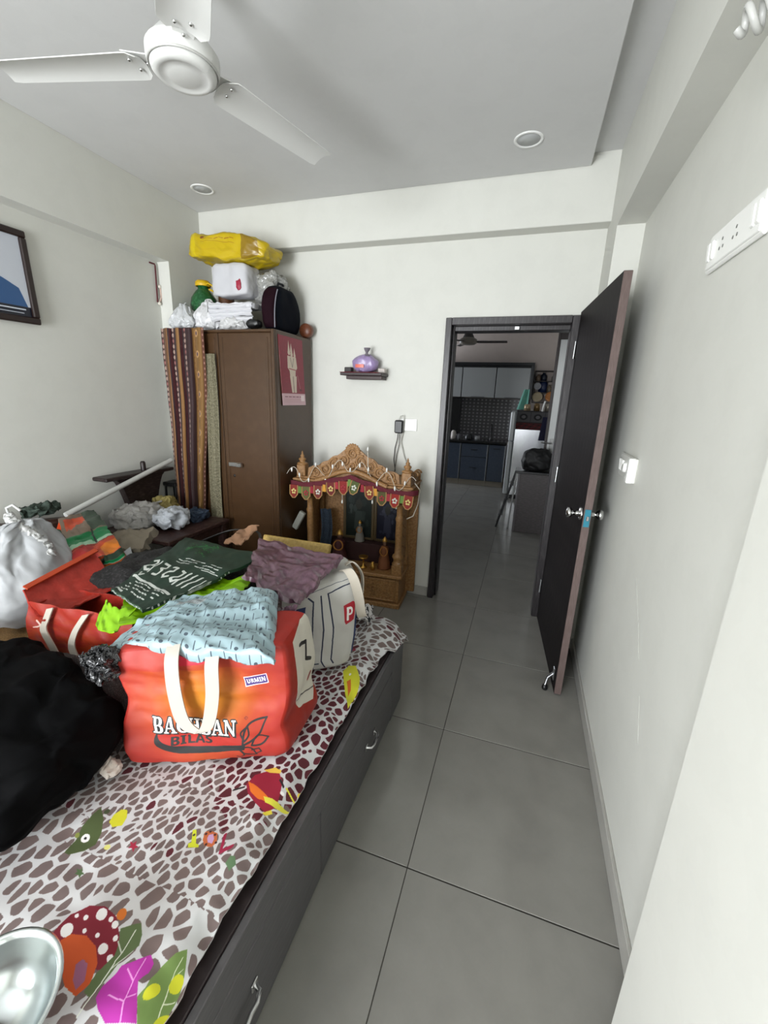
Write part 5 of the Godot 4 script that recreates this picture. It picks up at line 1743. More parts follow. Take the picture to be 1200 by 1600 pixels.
# ---------------------------------------------------------------- dark green and neon carrier bags, open orange bag, sack, packets
func build_left_pile() -> void:
	var st: SurfaceTool
	var o: MeshInstance3D
	# heap of dark clothes that carries the bags
	st = S()
	soft(st, Vector3(0.36, 0.145, 0.25), 4.0, 30, func(p: Vector3):
		var q := p + wob(p, 0.045, 0.035, 5) + wob(p, 0.16, 0.010, 7)
		q.y = maxf(q.y, -0.152)
		return q)
	o = obj("clothes_heap", st, mottled(rgb(10, 8, 8), 0.9, "dark_clothes", 0.05, 0.5, Vector3(3, 3, 3), 3))
	o.position = Vector3(-1.42, 0.600, -1.37)
	tag(o, "heap of dark brown clothes under the green carrier bag", "clothes")
	# dark green carrier bag, flat, with pale lettering and a bright green floral print
	var pic := Pic.new(960, 1080, rgb(18, 46, 32))
	pic.k = 1.5
	var ink := rgb(206, 210, 204)
	var hl := func(a: Array, wd: float) -> void:
		var p := []
		for i in range(0, a.size(), 2):
			p.append(Vector2((a[i] - 90.0) * 1.28 + 26.0, (a[i + 1] - 320.0) * 1.5 + 368.0))
		pic.line(p, wd * 1.35, ink)
	var sm := func(a: Array, wd: float) -> void:
		pic.line([Vector2(a[0], a[1]), Vector2(a[2], a[3])], wd, ink)
	# large word in rounded script strokes
	hl.call([92, 330, 112, 322, 128, 336, 122, 358, 100, 366, 84, 384, 106, 400, 132, 392], 15.0)
	hl.call([150, 322, 150, 402], 13.0)
	hl.call([104, 366, 148, 362], 11.0)
	hl.call([108, 420, 126, 438, 150, 424], 11.0)
	hl.call([190, 326, 232, 326, 236, 350, 206, 360, 236, 372, 228, 398, 196, 402], 14.0)
	hl.call([278, 330, 316, 330, 322, 358, 296, 366, 284, 388, 312, 404, 332, 390], 14.0)
	hl.call([362, 332, 388, 336, 390, 370, 366, 392, 396, 402, 426, 380, 428, 328], 14.0)
	hl.call([428, 380, 430, 408], 12.0)
	hl.call([468, 326, 470, 408], 13.0)
	hl.call([512, 326, 514, 408], 11.0)
	hl.call([90, 450, 520, 458], 13.0)
	hl.call([548, 330, 560, 400], 7.0)
	for j in 4:
		for i in 10:
			if (i * 7 + j * 5) % 6:
				sm.call([60 + i * 50, 590 + j * 28, 94 + i * 50, 592 + j * 28], 8.0)
	for j in 3:
		for i in 8:
			if (i + j) % 5:
				sm.call([190 + i * 50, 258 + j * 26, 226 + i * 50, 256 + j * 26], 7.0)
	sm.call([20, 690, 150, 698], 14.0)
	sm.call([480, 326, 620, 318], 5.0)
	var lf := rgb(36, 128, 58)
	var r := RandomNumberGenerator.new()
	r.seed = 2
	pic.line([Vector2(150, 190), Vector2(180, 110), Vector2(230, 70), Vector2(300, 60), Vector2(330, 40), Vector2(300, 20)], 6, lf)
	for i in 40:
		var a := Vector2(130 + r.randf() * 210, 20 + r.randf() * 170)
		pic.disc(a.x, a.y, 4 + r.randf() * 6, 3 + r.randf() * 4, lf.darkened(r.randf() * 0.4), r.randf() * 3.0)
	st = patch(Vector3(-1.62, 0.755, -1.655), Vector3(-0.985, 0.835, -1.425), Vector3(-1.085, 0.82, -0.905), Vector3(-1.365, 0.79, -1.02), 34, 34, 0.012, 0.009, 0.035, 11.0)
	o = obj("carrier_bag", st, printed(pic, 0.55))
	tag(o, "dark green cloth carrier bag lying flat with white script lettering", "bag")
	st = S()
	strap(st, [Vector3(-1.50, 0.76, -1.64), Vector3(-1.40, 0.80, -1.74), Vector3(-1.22, 0.83, -1.70), Vector3(-1.10, 0.84, -1.56)], Vector3(0.2, 0.3, 0.9).normalized(), 0.03)
	obj("handle", st, mat(rgb(14, 16, 15), 0.6), o)
	# neon green bag underneath
	var neon := mat(rgb(122, 172, 12), 0.35)
	st = patch(Vector3(-1.30, 0.765, -1.03), Vector3(-0.955, 0.80, -1.33), Vector3(-0.90, 0.795, -1.17), Vector3(-1.16, 0.765, -0.885), 30, 18, 0.006, 0.022, 0.06, 15.0)
	o = obj("plastic_bag", st, neon)
	tag(o, "neon green plastic bag folded under the dark green carrier bag", "bag")
	st = S()
	sheet(st, 14, 8, func(u: float, v: float): return Vector3(-1.32 + 0.14 * u, 0.785 - 0.045 * v + 0.012 * nz(u, v, 0.05, 3), -0.965 + 0.05 * u * v + 0.03 * sin(u * 3.0) + 0.040 * v), 0.004)
	obj("corner_fold", st, neon, o)
	# open orange bag beside the heap
	var t := thing("open_shopping_bag", "open red-orange shopping bag with white loop handle and dark inside", "bag", Vector3(-1.45, 0.44, -0.95), Vector3(0, 0.10, 0))
	var pn := Pic.new(400, 300, rgb(150, 34, 22))
	for i in 260:
		var y := r.randf() * 300.0
		pn.disc(r.randf() * 400, y, 26, 5, rgb(148, 36, 20).lerp(rgb(166, 66, 16), clampf(y / 300.0 + 0.3 * r.randf() - 0.15, 0.0, 1.0)))
	pn.line([Vector2(36, 66), Vector2(52, 84), Vector2(30, 98)], 7, rgb(220, 190, 180))
	st = S()
	sheet(st, 24, 14, func(u: float, v: float): return Vector3((u - 0.5) * 0.46, 0.285 - 0.28 * v + 0.012 * nz(u, v, 0.03, 6), 0.02 * sin(v * PI) + 0.012 * nz(u, v, 0.05, 2)), 0.006)
	obj("front_panel", st, printed(pn, 0.5), t)
	var inner := mottled(rgb(152, 36, 22), 0.5, "bag_inner", 0.04, 0.12, Vector3(4, 4, 4), 3)
	st = S()
	var iw := t.transform.affine_inverse()
	var A := iw * Vector3(-1.70, 0.765, -0.935)
	var Bq := iw * Vector3(-1.74, 0.80, -1.25)
	var Cq := iw * Vector3(-1.50, 0.72, -1.19)
	var D := iw * Vector3(-1.56, 0.69, -0.90)
	sheet(st, 20, 14, func(u: float, v: float): return A.lerp(Bq, u).lerp(D.lerp(Cq, u), v) + Vector3(0, -0.04 * sin(v * PI) + 0.012 * nz(u, v, 0.05, 9), 0), 0.006)
	obj("back_flap", st, inner, t)
	st = S()
	sheet(st, 4, 20, func(u: float, v: float): return A.lerp(Bq, v) + Vector3(0.01, 0.006, 0) + Vector3(0.02, -0.008, 0.0) * (u - 0.5), 0.006)
	obj("hem", st, mat(rgb(170, 58, 22), 0.5), t)
	for q in [Vector3(-0.205, 0, -0.07), Vector3(0.205, 0, -0.07)]:
		st = S()
		sheet(st, 8, 10, func(u: float, v: float): return Vector3(q.x, 0.275 - 0.27 * v, q.z + (u - 0.5) * 0.14), 0.006)
		obj("side_panel", st, inner, t)
	st = S()
	bx(st, Vector3(-0.215, 0.0, -0.16), Vector3(0.215, 0.008, -0.004), 0.002)
	obj("bottom_panel", st, inner, t)
	st = S()
	sheet(st, 20, 10, func(u: float, v: float): return Vector3((u - 0.5) * 0.42, 0.27 - 0.265 * v, -0.150 + 0.012 * nz(u, v, 0.05, 3)), 0.006)
	obj("rear_panel", st, inner, t)
	st = S()
	strap(st, [Vector3(-0.105, 0.285, 0.018), Vector3(-0.115, 0.24, 0.035), Vector3(-0.125, 0.205, 0.04), Vector3(-0.095, 0.15, 0.045), Vector3(-0.05, 0.075, 0.05), Vector3(0.0, 0.065, 0.05), Vector3(0.015, 0.10, 0.045), Vector3(-0.005, 0.16, 0.04), Vector3(0.015, 0.22, 0.035), Vector3(0.055, 0.285, 0.018)], Vector3(0.95, 0.3, 0).normalized(), 0.032)
	obj("handle", st, mat(rgb(178, 170, 158), 0.8), t)
	# big white woven sack tied at the top
	st = S()
	soft(st, Vector3(0.26, 0.235, 0.20), 2.6, 34, func(p: Vector3):
		var up := (p.y + 0.235) / 0.47
		var q := p
		var k := smoothstep(0.2, 1.0, up)
		q.x *= 1.0 - 0.78 * k
		q.z *= 1.0 - 0.30 * k
		q.x += 0.02 * k
		q.z -= 0.06 * k
		var an := atan2(p.z, p.x)
		q += Vector3(cos(an), 0, sin(an)) * 0.016 * sin(an * 7.0 + up * 3.0) * k
		return q + wob(p, 0.07, 0.018, 3) + Vector3(0, 0.235, 0))
	o = obj("woven_sack", st, mottled(rgb(164, 166, 168), 0.5, "sack_weave", 0.25, 0.08, Vector3(6, 6, 6), 2))
	o.position = Vector3(-2.13, 0.440, -1.15)
	tag(o, "big white woven plastic sack tied at the top against the headboard", "sack")
	st = S()
	for k in 12:
		var u := k / 11.0
		soft(st, Vector3(0.018, 0.018, 0.020), 2.0, 5, func(p: Vector3): return p + wob(p, 0.5, 0.012, k) + Vector3(-0.06 + 0.20 * u, 0.475 - 0.15 * u * u, -0.06 + 0.02 * sin(u * 5.0)))
	tube(st, [Vector3(-0.06, 0.48, -0.06), Vector3(-0.07, 0.515, -0.06), Vector3(-0.04, 0.53, -0.07), Vector3(-0.01, 0.505, -0.08)], 0.006, 6)
	obj("tied_mouth", st, mat(rgb(180, 180, 178), 0.5), o)
	# orange and green packet leaning on the heap
	pic = Pic.new(300, 400, rgb(176, 60, 30))
	pic.rect(0, 0, 300, 180, rgb(122, 104, 88))
	pic.fill(PackedVector2Array([Vector2(30, 40), Vector2(250, 20), Vector2(262, 70), Vector2(120, 110), Vector2(30, 140)]), rgb(204, 72, 34))
	pic.rect(0, 180, 300, 90, rgb(16, 122, 70))
	pic.rect(0, 262, 300, 20, rgb(150, 190, 160))
	pic.rect(190, 170, 18, 110, rgb(20, 30, 26))
	pic.rect(200, 0, 100, 170, rgb(58, 74, 60))
	pic.fill(PackedVector2Array([Vector2(0, 300), Vector2(150, 282), Vector2(160, 400), Vector2(0, 400)]), rgb(160, 30, 28))
	pic.fill(PackedVector2Array([Vector2(190, 320), Vector2(300, 300), Vector2(300, 380), Vector2(210, 400)]), rgb(196, 110, 30))
	pic.line([Vector2(0, 290), Vector2(300, 284)], 5, rgb(110, 30, 24))
	st = patch(Vector3(-2.33, 0.80, -1.50), Vector3(-2.37, 0.80, -1.73), Vector3(-1.90, 0.70, -1.50), Vector3(-1.91, 0.68, -1.26), 22, 26, 0.07, 0.02, 0.05, 41.0)
	o = obj("folded_packet", st, printed(pic, 0.35))
	tag(o, "glossy orange and green folded packet behind the open bag", "packet")
	# striped mauve film bag beside the sack
	st = S()
	soft(st, Vector3(0.09, 0.10, 0.09), 2.5, 14, func(p: Vector3): return p + wob(p, 0.2, 0.03, 4))
	o = obj("film_bag", st, mottled(rgb(112, 100, 108), 0.2, "film_bag", 0.04, 0.3, Vector3(8, 1, 8), 2))
	o.position = Vector3(-1.90, 0.565, -1.30)
	tag(o, "crinkled grey film bag between the white sack and the packet", "bag")
	# gold patterned cushion cover under the sack
	st = patch(Vector3(-2.36, 0.452, -1.06), Vector3(-1.98, 0.452, -1.12), Vector3(-1.78, 0.455, -0.94), Vector3(-2.2, 0.452, -0.80), 20, 16, 0.010, 0.010, 0.06, 51.0)
	o = obj("gold_cloth", st, mottled(rgb(116, 84, 40), 0.8, "gold_cloth", 0.06, 0.4, Vector3(5, 5, 5), 3))
	tag(o, "dull gold patterned cloth spread below the white sack", "cloth")

# ---------------------------------------------------------------- black bag in the near corner, bowl and small things
func build_near() -> void:
	var st := S()
	soft(st, Vector3(0.50, 0.140, 0.31), 2.7, 40, func(p: Vector3):
		var q := p + wob(p, 0.035, 0.05, 9) + wob(p, 0.12, 0.012, 2)
		q.y *= 1.0 if q.y > 0.0 else 0.85
		q.y = maxf(q.y, -0.108)
		return q)
	var cloth := mat(rgb(8, 8, 9), 0.8, 0.0, 0.15)
	var o := obj("black_jacket", st, cloth)
	o.position = Vector3(-1.46, 0.553, -0.53)
	tag(o, "bulky black padded jacket heaped on the bed", "jacket")
	st = S()
	tube(st, [Vector3(0.10, 0.135, 0.10), Vector3(0.16, 0.125, 0.06), Vector3(0.22, 0.11, 0.03), Vector3(0.27, 0.10, 0.03)], 0.006, 6)
	obj("zip_pull", st, mat(rgb(60, 60, 62), 0.3, 0.6), o)
	st = S()
	strap(st, [Vector3(-0.1, 0.16, 0.16), Vector3(0.06, 0.14, 0.20), Vector3(0.20, 0.09, 0.22), Vector3(0.33, 0.02, 0.20)], Vector3(0.1, 0.2, 1).normalized(), 0.035)
	obj("strap", st, mat(rgb(26, 28, 32), 0.45), o)
	# dark printed shawl between the jacket and the orange bags
	st = patch(Vector3(-1.36, 0.65, -0.80), Vector3(-1.07, 0.61, -0.83), Vector3(-1.01, 0.48, -0.71), Vector3(-1.17, 0.61, -0.66), 28, 22, 0.012, 0.025, 0.05, 61.0)
	var pm := mottled(rgb(34, 22, 20), 0.9, "dark_shawl", 0.10, 0.7, Vector3(6, 6, 6), 2)
	o = obj("shawl", st, pm)
	tag(o, "dark brown printed shawl between the black jacket and orange bag", "shawl")
	st = S()
	for k in 22:
		var u := k / 21.0
		var p := Vector3(-1.30, 0.655, -0.845).lerp(Vector3(-1.09, 0.625, -0.86), u)
		tube(st, [p, p + Vector3(0.012, -0.006, 0.02), p + Vector3(0.02 + 0.006 * sin(k * 3.0), -0.03, 0.034)], 0.0028, 4)
	obj("fringe", st, mat(rgb(92, 96, 102), 0.9), o)
	# rolled white sock
	st = S()
	soft(st, Vector3(0.020, 0.026, 0.024), 2.2, 12, func(p: Vector3): return p + wob(p, 0.4, 0.010, 3))
	o = obj("rolled_sock", st, mottled(rgb(214, 204, 194), 0.9, "sock", 0.1, 0.15, Vector3(6, 6, 6)))
	o.position = Vector3(-0.995, 0.470, -0.665)
	o.rotation = Vector3(0.3, 0, 0.5)
	tag(o, "small rolled white sock beside the orange bag", "sock")
	# steel bowl
	st = S()
	lathe(st, [Vector2(0, 0.0), Vector2(0.045, 0.0), Vector2(0.050, 0.004), Vector2(0.078, 0.034), Vector2(0.092, 0.072), Vector2(0.098, 0.080), Vector2(0.101, 0.081), Vector2(0.101, 0.084), Vector2(0.094, 0.083), Vector2(0.089, 0.074), Vector2(0.075, 0.036), Vector2(0.047, 0.008), Vector2(0, 0.004)], 48)
	var sm := mat(rgb(206, 212, 212), 0.22, 1.0)
	o = obj("steel_bowl", st, sm)
	o.position = Vector3(-0.722, 0.446, -0.235)
	o.rotation = Vector3(0.10, 0, -0.06)
	tag(o, "shiny stainless steel bowl on the printed bed sheet", "bowl")
	st = S()
	lathe(st, [Vector2(0, 0), Vector2(0.016, 0.0), Vector2(0.018, 0.005), Vector2(0.018, 0.024), Vector2(0.012, 0.03), Vector2(0, 0.031)], 16)
	o = obj("brown_stopper", st, mat(rgb(96, 70, 56), 0.5))
	o.position = Vector3(-0.732, 0.462, -0.222)
	tag(o, "small brown stopper lying inside the steel bowl", "stopper")

# ---------------------------------------------------------------- corner table with pipes and bundles behind the bed
func build_corner() -> void:
	var dk := mottled(rgb(52, 30, 26), 0.45, "corner_wood", 0.02, 0.3, Vector3(2, 9, 2))
	var t := thing("side_table", "low dark wooden side table behind the bed piled with bundles", "table", Vector3(-2.23, 0, -2.13))
	var st := S()
	box(st, Vector3(0, 0.605, 0), Vector3(0.56, 0.03, 0.56), 0.006)
	obj("table_top", st, dk, t)
	for x in [-0.24, 0.24]:
		for z in [-0.24, 0.24]:
			st = S()
			box(st, Vector3(x, 0.295, z), Vector3(0.045, 0.59, 0.045), 0.004)
			obj("leg", st, dk, t)
	st = S()
	for x in [-0.24, 0.24]:
		box(st, Vector3(x, 0.55, 0), Vector3(0.02, 0.07, 0.44), 0.003)
	obj("apron", st, dk, t)
	# dark stand: long flat top on a bracket that narrows in curves
	t = thing("wooden_stand", "dark wooden stand with a long flat top on a curved bracket", "stand", Vector3(-2.47, 0.62, -2.14))
	var bl := mottled(rgb(30, 18, 17), 0.45, "stand_wood", 0.02, 0.3, Vector3(2, 9, 2))
	st = S()
	box(st, Vector3(0, 0.325, 0), Vector3(0.12, 0.024, 0.54), 0.006)
	obj("stand_top", st, bl, t)
	var out := PackedVector2Array()
	for k in 13:
		var v := k / 12.0
		out.append(Vector2(lerpf(0.20, 0.085, pow(v, 0.55)), lerpf(0.313, 0.0, v)))
	for k in 13:
		var v := 1.0 - k / 12.0
		out.append(Vector2(-lerpf(0.20, 0.085, pow(v, 0.55)), lerpf(0.313, 0.0, v)))
	st = S()
	prism(st, out, 0.05, Transform3D(Basis(Vector3(0, 0, -1), Vector3(0, 1, 0), Vector3(1, 0, 0)), Vector3(-0.025, 0, -0.02)))
	obj("bracket", st, bl, t)
	st = S()
	lathe(st, [Vector2(0.017, 0.337), Vector2(0.017, 0.39), Vector2(0.012, 0.40), Vector2(0, 0.402)], 12, Vector3(0, 0, -0.06))
	obj("peg", st, bl, t)
	# plastic pipes
	var pvc := mat(rgb(182, 182, 178), 0.35)
	st = S()
	tube(st, [Vector3(-2.41, 0.795, -1.60), Vector3(-2.395, 1.012, -2.375)], 0.0165, 14)
	var o := obj("plastic_pipe", st, pvc)
	tag(o, "thick white plastic pipe leaning across the dark stand", "pipe", "white plastic pipes")
	st = S()
	tube(st, [Vector3(-2.36, 0.735, -1.86), Vector3(-2.33, 0.755, -2.19)], 0.007, 10)
	o = obj("plastic_pipe", st, pvc)
	tag(o, "thin white plastic pipe lying over the grey bundles", "pipe", "white plastic pipes")
	# bundles on the table
	for q in [[Vector3(-2.31, 0.705, -1.98), Vector3(0.13, 0.075, 0.15), rgb(150, 148, 144), "grey cotton bundle on the corner table under the pipe", 3.0],
			[Vector3(-2.13, 0.69, -2.07), Vector3(0.085, 0.060, 0.11), rgb(176, 180, 186), "pale grey plastic bundle at the edge of the corner table", 7.0],
			[Vector3(-2.36, 0.70, -2.24), Vector3(0.075, 0.075, 0.075), rgb(146, 132, 76), "dull yellow cloth bundle below the dark stand", 5.0],
			[Vector3(-2.12, 0.66, -2.28), Vector3(0.06, 0.045, 0.07), rgb(44, 58, 78), "dark blue cloth tucked behind the pale bundle", 9.0]]:
		st = S()
		var hs: Vector3 = q[1]
		var sd: float = q[4]
		soft(st, hs, 2.6, 18, func(p: Vector3): return p + wob(p, 0.12, 0.030, sd) + wob(p, 0.35, 0.010, sd + 1.0))
		o = obj("cloth_bundle", st, mottled(q[2], 0.8, "bundle%d" % int(sd), 0.03, 0.15, Vector3(3, 3, 3)))
		o.position = q[0]
		tag(o, q[3], "bundle", "bundles on the corner table")
	# taupe paper bag and black box between the table and the heap
	st = patch(Vector3(-2.34, 0.66, -1.86), Vector3(-2.12, 0.66, -1.92), Vector3(-2.03, 0.60, -1.72), Vector3(-2.25, 0.60, -1.66), 16, 14, 0.05, 0.02, 0.06, 71.0)
	o = obj("paper_bag", st, mat(rgb(142, 132, 116), 0.85))
	tag(o, "crumpled taupe paper bag between the packet and the corner table", "bag")
	t = thing("storage_box", "small black box with a white latch behind the heap", "box", Vector3(-1.98, 0.446, -1.685), Vector3(0, -0.25, 0))
	st = S()
	box(st, Vector3(0, 0.07, 0), Vector3(0.24, 0.14, 0.16), 0.006)
	obj("box_body", st, black_plastic, t)
	st = S()
	box(st, Vector3(0.03, 0.10, 0.082), Vector3(0.010, 0.035, 0.006), 0.001)
	obj("latch", st, plastic_white, t)
	st = S()
	prism(st, PackedVector2Array([Vector2(-0.06, -0.03), Vector2(0.05, -0.02), Vector2(-0.04, 0.05)]), 0.003, Transform3D(Basis(Vector3.RIGHT, -1.1), Vector3(0, 0, 0)))
	o = obj("paper_scrap", st, mat(rgb(204, 208, 212), 0.6))
	o.position = Vector3(-2.04, 0.595, -1.66)
	tag(o, "white paper scrap on the small black box", "paper")
	# little black stool in the corner by the curtain
	t = thing("metal_stool", "slim black metal stool beside the curtain", "stool", Vector3(-2.488, 0, -2.475))
	st = S()
	box(st, Vector3(0, 0.815, 0), Vector3(0.12, 0.03, 0.11), 0.006)
	obj("seat", st, black_plastic, t)
	for x in [-0.045, 0.045]:
		for z in [-0.04, 0.04]:
			st = S()
			tube(st, [Vector3(x, 0.80, z), Vector3(x * 1.1, 0.0, z * 1.1)], 0.008, 8)
			obj("leg", st, black_plastic, t)
	# small dark green bundle on the headboard
	st = S()
	soft(st, Vector3(0.035, 0.032, 0.10), 2.5, 14, func(p: Vector3): return p + wob(p, 0.2, 0.03, 3))
	o = obj("green_rag", st, mottled(rgb(44, 58, 48), 0.8, "green_rag", 0.05, 0.4, Vector3(5, 5, 5)))
	o.position = Vector3(-2.475, 0.845, -1.52)
	tag(o, "dark green rag bundled on top of the headboard", "rag")
	# loose dark clothes seen between the bags and the cupboard
	var n := 0
	for q in [[Vector3(-1.45, 0.525, -1.72), Vector3(0.34, 0.07, 0.07), rgb(30, 24, 22), "dark clothing spread between the heap and the bed end"], [Vector3(-0.95, 0.61, -1.62), Vector3(0.10, 0.14, 0.11), rgb(70, 52, 46), "brown cloth bundle behind the mauve packet"]]:
		st = S()
		var hs: Vector3 = q[1]
		soft(st, hs, 3.0, 20, func(p: Vector3): return p + wob(p, 0.08, 0.035, 20.0 + n))
		o = obj("clothing", st, mottled(q[2], 0.9, "clothing%d" % n, 0.06, 0.6, Vector3(3, 3, 3), 3))
		o.position = q[0]
		tag(o, q[3], "clothes", "loose clothes on the bed")
		n += 1
	# crumpled cardboard and white packet poking up behind the heap
	st = patch(Vector3(-1.36, 0.80, -1.70), Vector3(-1.20, 0.86, -1.70), Vector3(-1.22, 0.80, -1.60), Vector3(-1.34, 0.77, -1.60), 10, 8, 0.006, 0.02, 0.1, 81.0)
	o = obj("brown_paper", st, mat(rgb(132, 98, 72), 0.85))
	tag(o, "torn brown paper sticking up behind the green carrier bag", "paper")
	st = S()
	box(st, Vector3.ZERO, Vector3(0.34, 0.09, 0.02), 0.004, Basis(Vector3.RIGHT, -0.5))
	o = obj("yellow_carton", st, mottled(rgb(150, 122, 56), 0.6, "carton", 0.03, 0.2, Vector3(4, 4, 4)))
	o.position = Vector3(-0.92, 0.83, -1.56)
	tag(o, "dull yellow flat carton behind the mauve packet", "carton")

# ---------------------------------------------------------------- things stored on top of the cupboard
func build_cupboard_top() -> void:
	var Y := 1.897
	var st: SurfaceTool
	var o: MeshInstance3D
	var film := func(c: Color, rough := 0.3) -> StandardMaterial3D:
		return mottled(c, rough, "film%s" % c.to_html(false), 0.02, 0.10, Vector3(5, 5, 5), 4)
	# lower row of white plastic bags
	var n := 0
	for q in [[Vector3(-2.345, Y + 0.062, -2.56), Vector3(0.10, 0.062, 0.075), rgb(198, 200, 202), "knotted white plastic bag at the curtain end of the cupboard top", true],
			[Vector3(-2.155, Y + 0.075, -2.60), Vector3(0.095, 0.075, 0.09), rgb(214, 214, 216), "crumpled white plastic bag beside the green bottle", true],
			[Vector3(-1.93, Y + 0.045, -2.60), Vector3(0.125, 0.048, 0.09), rgb(196, 196, 196), "flattened grey plastic bag under the folded white cloth", false]]:
		st = S()
		var hs: Vector3 = q[1]
		var sd := 3.0 + n * 4.0
		var knot: bool = q[4]
		soft(st, hs, 2.8, 22, func(p: Vector3):
			var r := p
			if knot:
				var k := smoothstep(0.2, 1.0, p.y / hs.y)
				r.x *= 1.0 - 0.6 * k
				r.z *= 1.0 - 0.6 * k
				r.y += 0.05 * k
			return r + wob(p, 0.14, 0.022, sd) + wob(p, 0.4, 0.008, sd))
		o = obj("white_bag", st, film.call(q[2]))
		o.position = q[0]
		tag(o, q[3], "bag", "white bags on the cupboard")
		n += 1
	# folded white cloth
	st = patch(Vector3(-2.09, Y + 0.20, -2.80), Vector3(-1.77, Y + 0.19, -2.80), Vector3(-1.765, Y + 0.155, -2.53), Vector3(-2.10, Y + 0.165, -2.54), 26, 20, 0.03, 0.012, 0.06, 91.0)
	o = obj("folded_cloth", st, mat(rgb(200, 200, 204), 0.7))
	tag(o, "thickly folded bright white cloth across the cupboard top", "cloth")
	st = S()
	for k in 4:
		sheet(st, 24, 4, func(u: float, v: float): return Vector3(lerpf(-2.10, -1.765, u), Y + 0.165 - 0.026 * k - 0.030 * v + 0.010 * nz(u * 0.4, k, 0.05, 2), -2.535 + 0.016 * sin(v * PI) + 0.012 * nz(u * 0.4, k + 3.0, 0.06)), 0.004)
	obj("fold", st, mat(rgb(198, 198, 202), 0.7), o)
	# dark thing peeping out of the flattened bag
	st = S()
	soft(st, Vector3(0.055, 0.03, 0.04), 2.2, 12, func(p: Vector3): return p + wob(p, 0.15, 0.01, 2))
	o = obj("black_purse", st, mat(rgb(14, 14, 15), 0.4))
	o.position = Vector3(-1.76, Y + 0.035, -2.535)
	tag(o, "small black purse at the front of the cupboard top", "purse")
	# green bottle with yellow cap
	var t := thing("green_bottle", "green plastic jar with a yellow cap and looped handle", "bottle", Vector3(-2.30, Y, -2.72))
	st = S()
	lathe(st, [Vector2(0, 0), Vector2(0.085, 0.0), Vector2(0.092, 0.012), Vector2(0.090, 0.05), Vector2(0.094, 0.10), Vector2(0.090, 0.15), Vector2(0.095, 0.19), Vector2(0.085, 0.24), Vector2(0.055, 0.285), Vector2(0.038, 0.30), Vector2(0.036, 0.325)], 28)
	obj("jar_body", st, mottled(rgb(28, 84, 44), 0.12, "green_jar", 0.02, 0.3, Vector3(4, 4, 4)), t)
	st = S()
	lathe(st, [Vector2(0.050, 0.318), Vector2(0.054, 0.324), Vector2(0.052, 0.345), Vector2(0.040, 0.356), Vector2(0, 0.358)], 20)
	var cap := obj("cap", st, mat(rgb(206, 168, 24), 0.4), t)
	st = S()
	tube(st, [Vector3(0.04, 0.325, 0.02), Vector3(0.075, 0.33, 0.035), Vector3(0.105, 0.315, 0.035), Vector3(0.115, 0.295, 0.02), Vector3(0.09, 0.285, 0.0), Vector3(0.05, 0.30, 0.0)], 0.006, 8)
	obj("loop_handle", st, mat(rgb(206, 168, 24), 0.4), cap)
	# brown jar with red lid behind
	t = thing("brown_jar", "brown jar with a red lid behind the white box", "jar", Vector3(-2.155, Y, -2.78))
	st = S()
	lathe(st, [Vector2(0, 0), Vector2(0.05, 0), Vector2(0.054, 0.01), Vector2(0.054, 0.27), Vector2(0.046, 0.31)], 20)
	obj("jar_body", st, mat(rgb(96, 62, 40), 0.3), t)
	st = S()
	lathe(st, [Vector2(0.048, 0.305), Vector2(0.05, 0.31), Vector2(0.05, 0.345), Vector2(0.044, 0.35), Vector2(0, 0.35)], 20)
	obj("lid", st, mat(rgb(140, 16, 34), 0.4), t)
	# white paper carrier box
	st = S()
	soft(st, Vector3(0.142, 0.098, 0.08), 9.0, 18, func(p: Vector3):
		var q := p
		q.z += 0.008 * absf(sin(p.x * 22.0)) * signf(p.z)
		return q + wob(p, 0.08, 0.010, 6))
	o = obj("white_box", st, mat(rgb(188, 188, 192), 0.6))
	o.position = Vector3(-1.992, Y + 0.325, -2.68)
	tag(o, "white paper carrier standing on the folded cloth", "box")
	st = S()
	soft(st, Vector3(0.022, 0.034, 0.006), 2.6, 8, func(p: Vector3): return p + wob(p, 0.3, 0.006, 2) + Vector3(0.085, -0.035, 0.088))
	obj("red_emblem", st, mat(rgb(150, 26, 54), 0.5), o)
	# clear bag of grey things
	st = S()
	soft(st, Vector3(0.12, 0.10, 0.09), 2.6, 22, func(p: Vector3): return p + wob(p, 0.10, 0.030, 12) + wob(p, 0.3, 0.012, 4))
	var cm := mottled(rgb(150, 150, 146), 0.12, "clear_bag", 0.03, 0.30, Vector3(4, 4, 4), 4)
	o = obj("clear_bag", st, cm)
	o.position = Vector3(-1.80, Y + 0.305, -2.80)
	tag(o, "crinkled clear plastic bag stuffed with grey things", "bag")
	# yellow sack on top of everything
	var pic := Pic.new(512, 256, rgb(186, 160, 6))
	pic.rect(0, 0, 60, 256, rgb(200, 178, 8))
	pic.rect(380, 0, 132, 256, rgb(136, 108, 20))
	pic.disc(118, 40, 16, 18, rgb(120, 60, 20))
	for i in 7:
		pic.line([Vector2(100 + i * 34, 56 + (i % 2) * 8), Vector2(124 + i * 34, 58)], 6, rgb(140, 86, 22))
	pic.line([Vector2(120, 84), Vector2(330, 90)], 4, rgb(150, 110, 20))
	pic.line([Vector2(110, 160), Vector2(340, 168)], 4, rgb(180, 146, 14))
	t = thing("yellow_sack", "yellow plastic rice sack lying on top of the white box", "sack", Vector3(-2.0, Y + 0.512, -2.70), Vector3(0, 0, -0.10))
	var yd := func(p: Vector3) -> Vector3:
		var q := p
		q.y *= 1.0 - 0.45 * smoothstep(0.45, 1.0, p.x / 0.30)
		return q + wob(p, 0.06, 0.022, 8) + wob(p, 0.2, 0.005, 9)
	st = S()
	soft(st, Vector3(0.30, 0.078, 0.135), 6.0, 26, yd, [4])
	obj("front_side", st, printed(pic, 0.3), t)
	st = S()
	soft(st, Vector3(0.30, 0.078, 0.135), 6.0, 26, yd, [0, 1, 2, 3, 5])
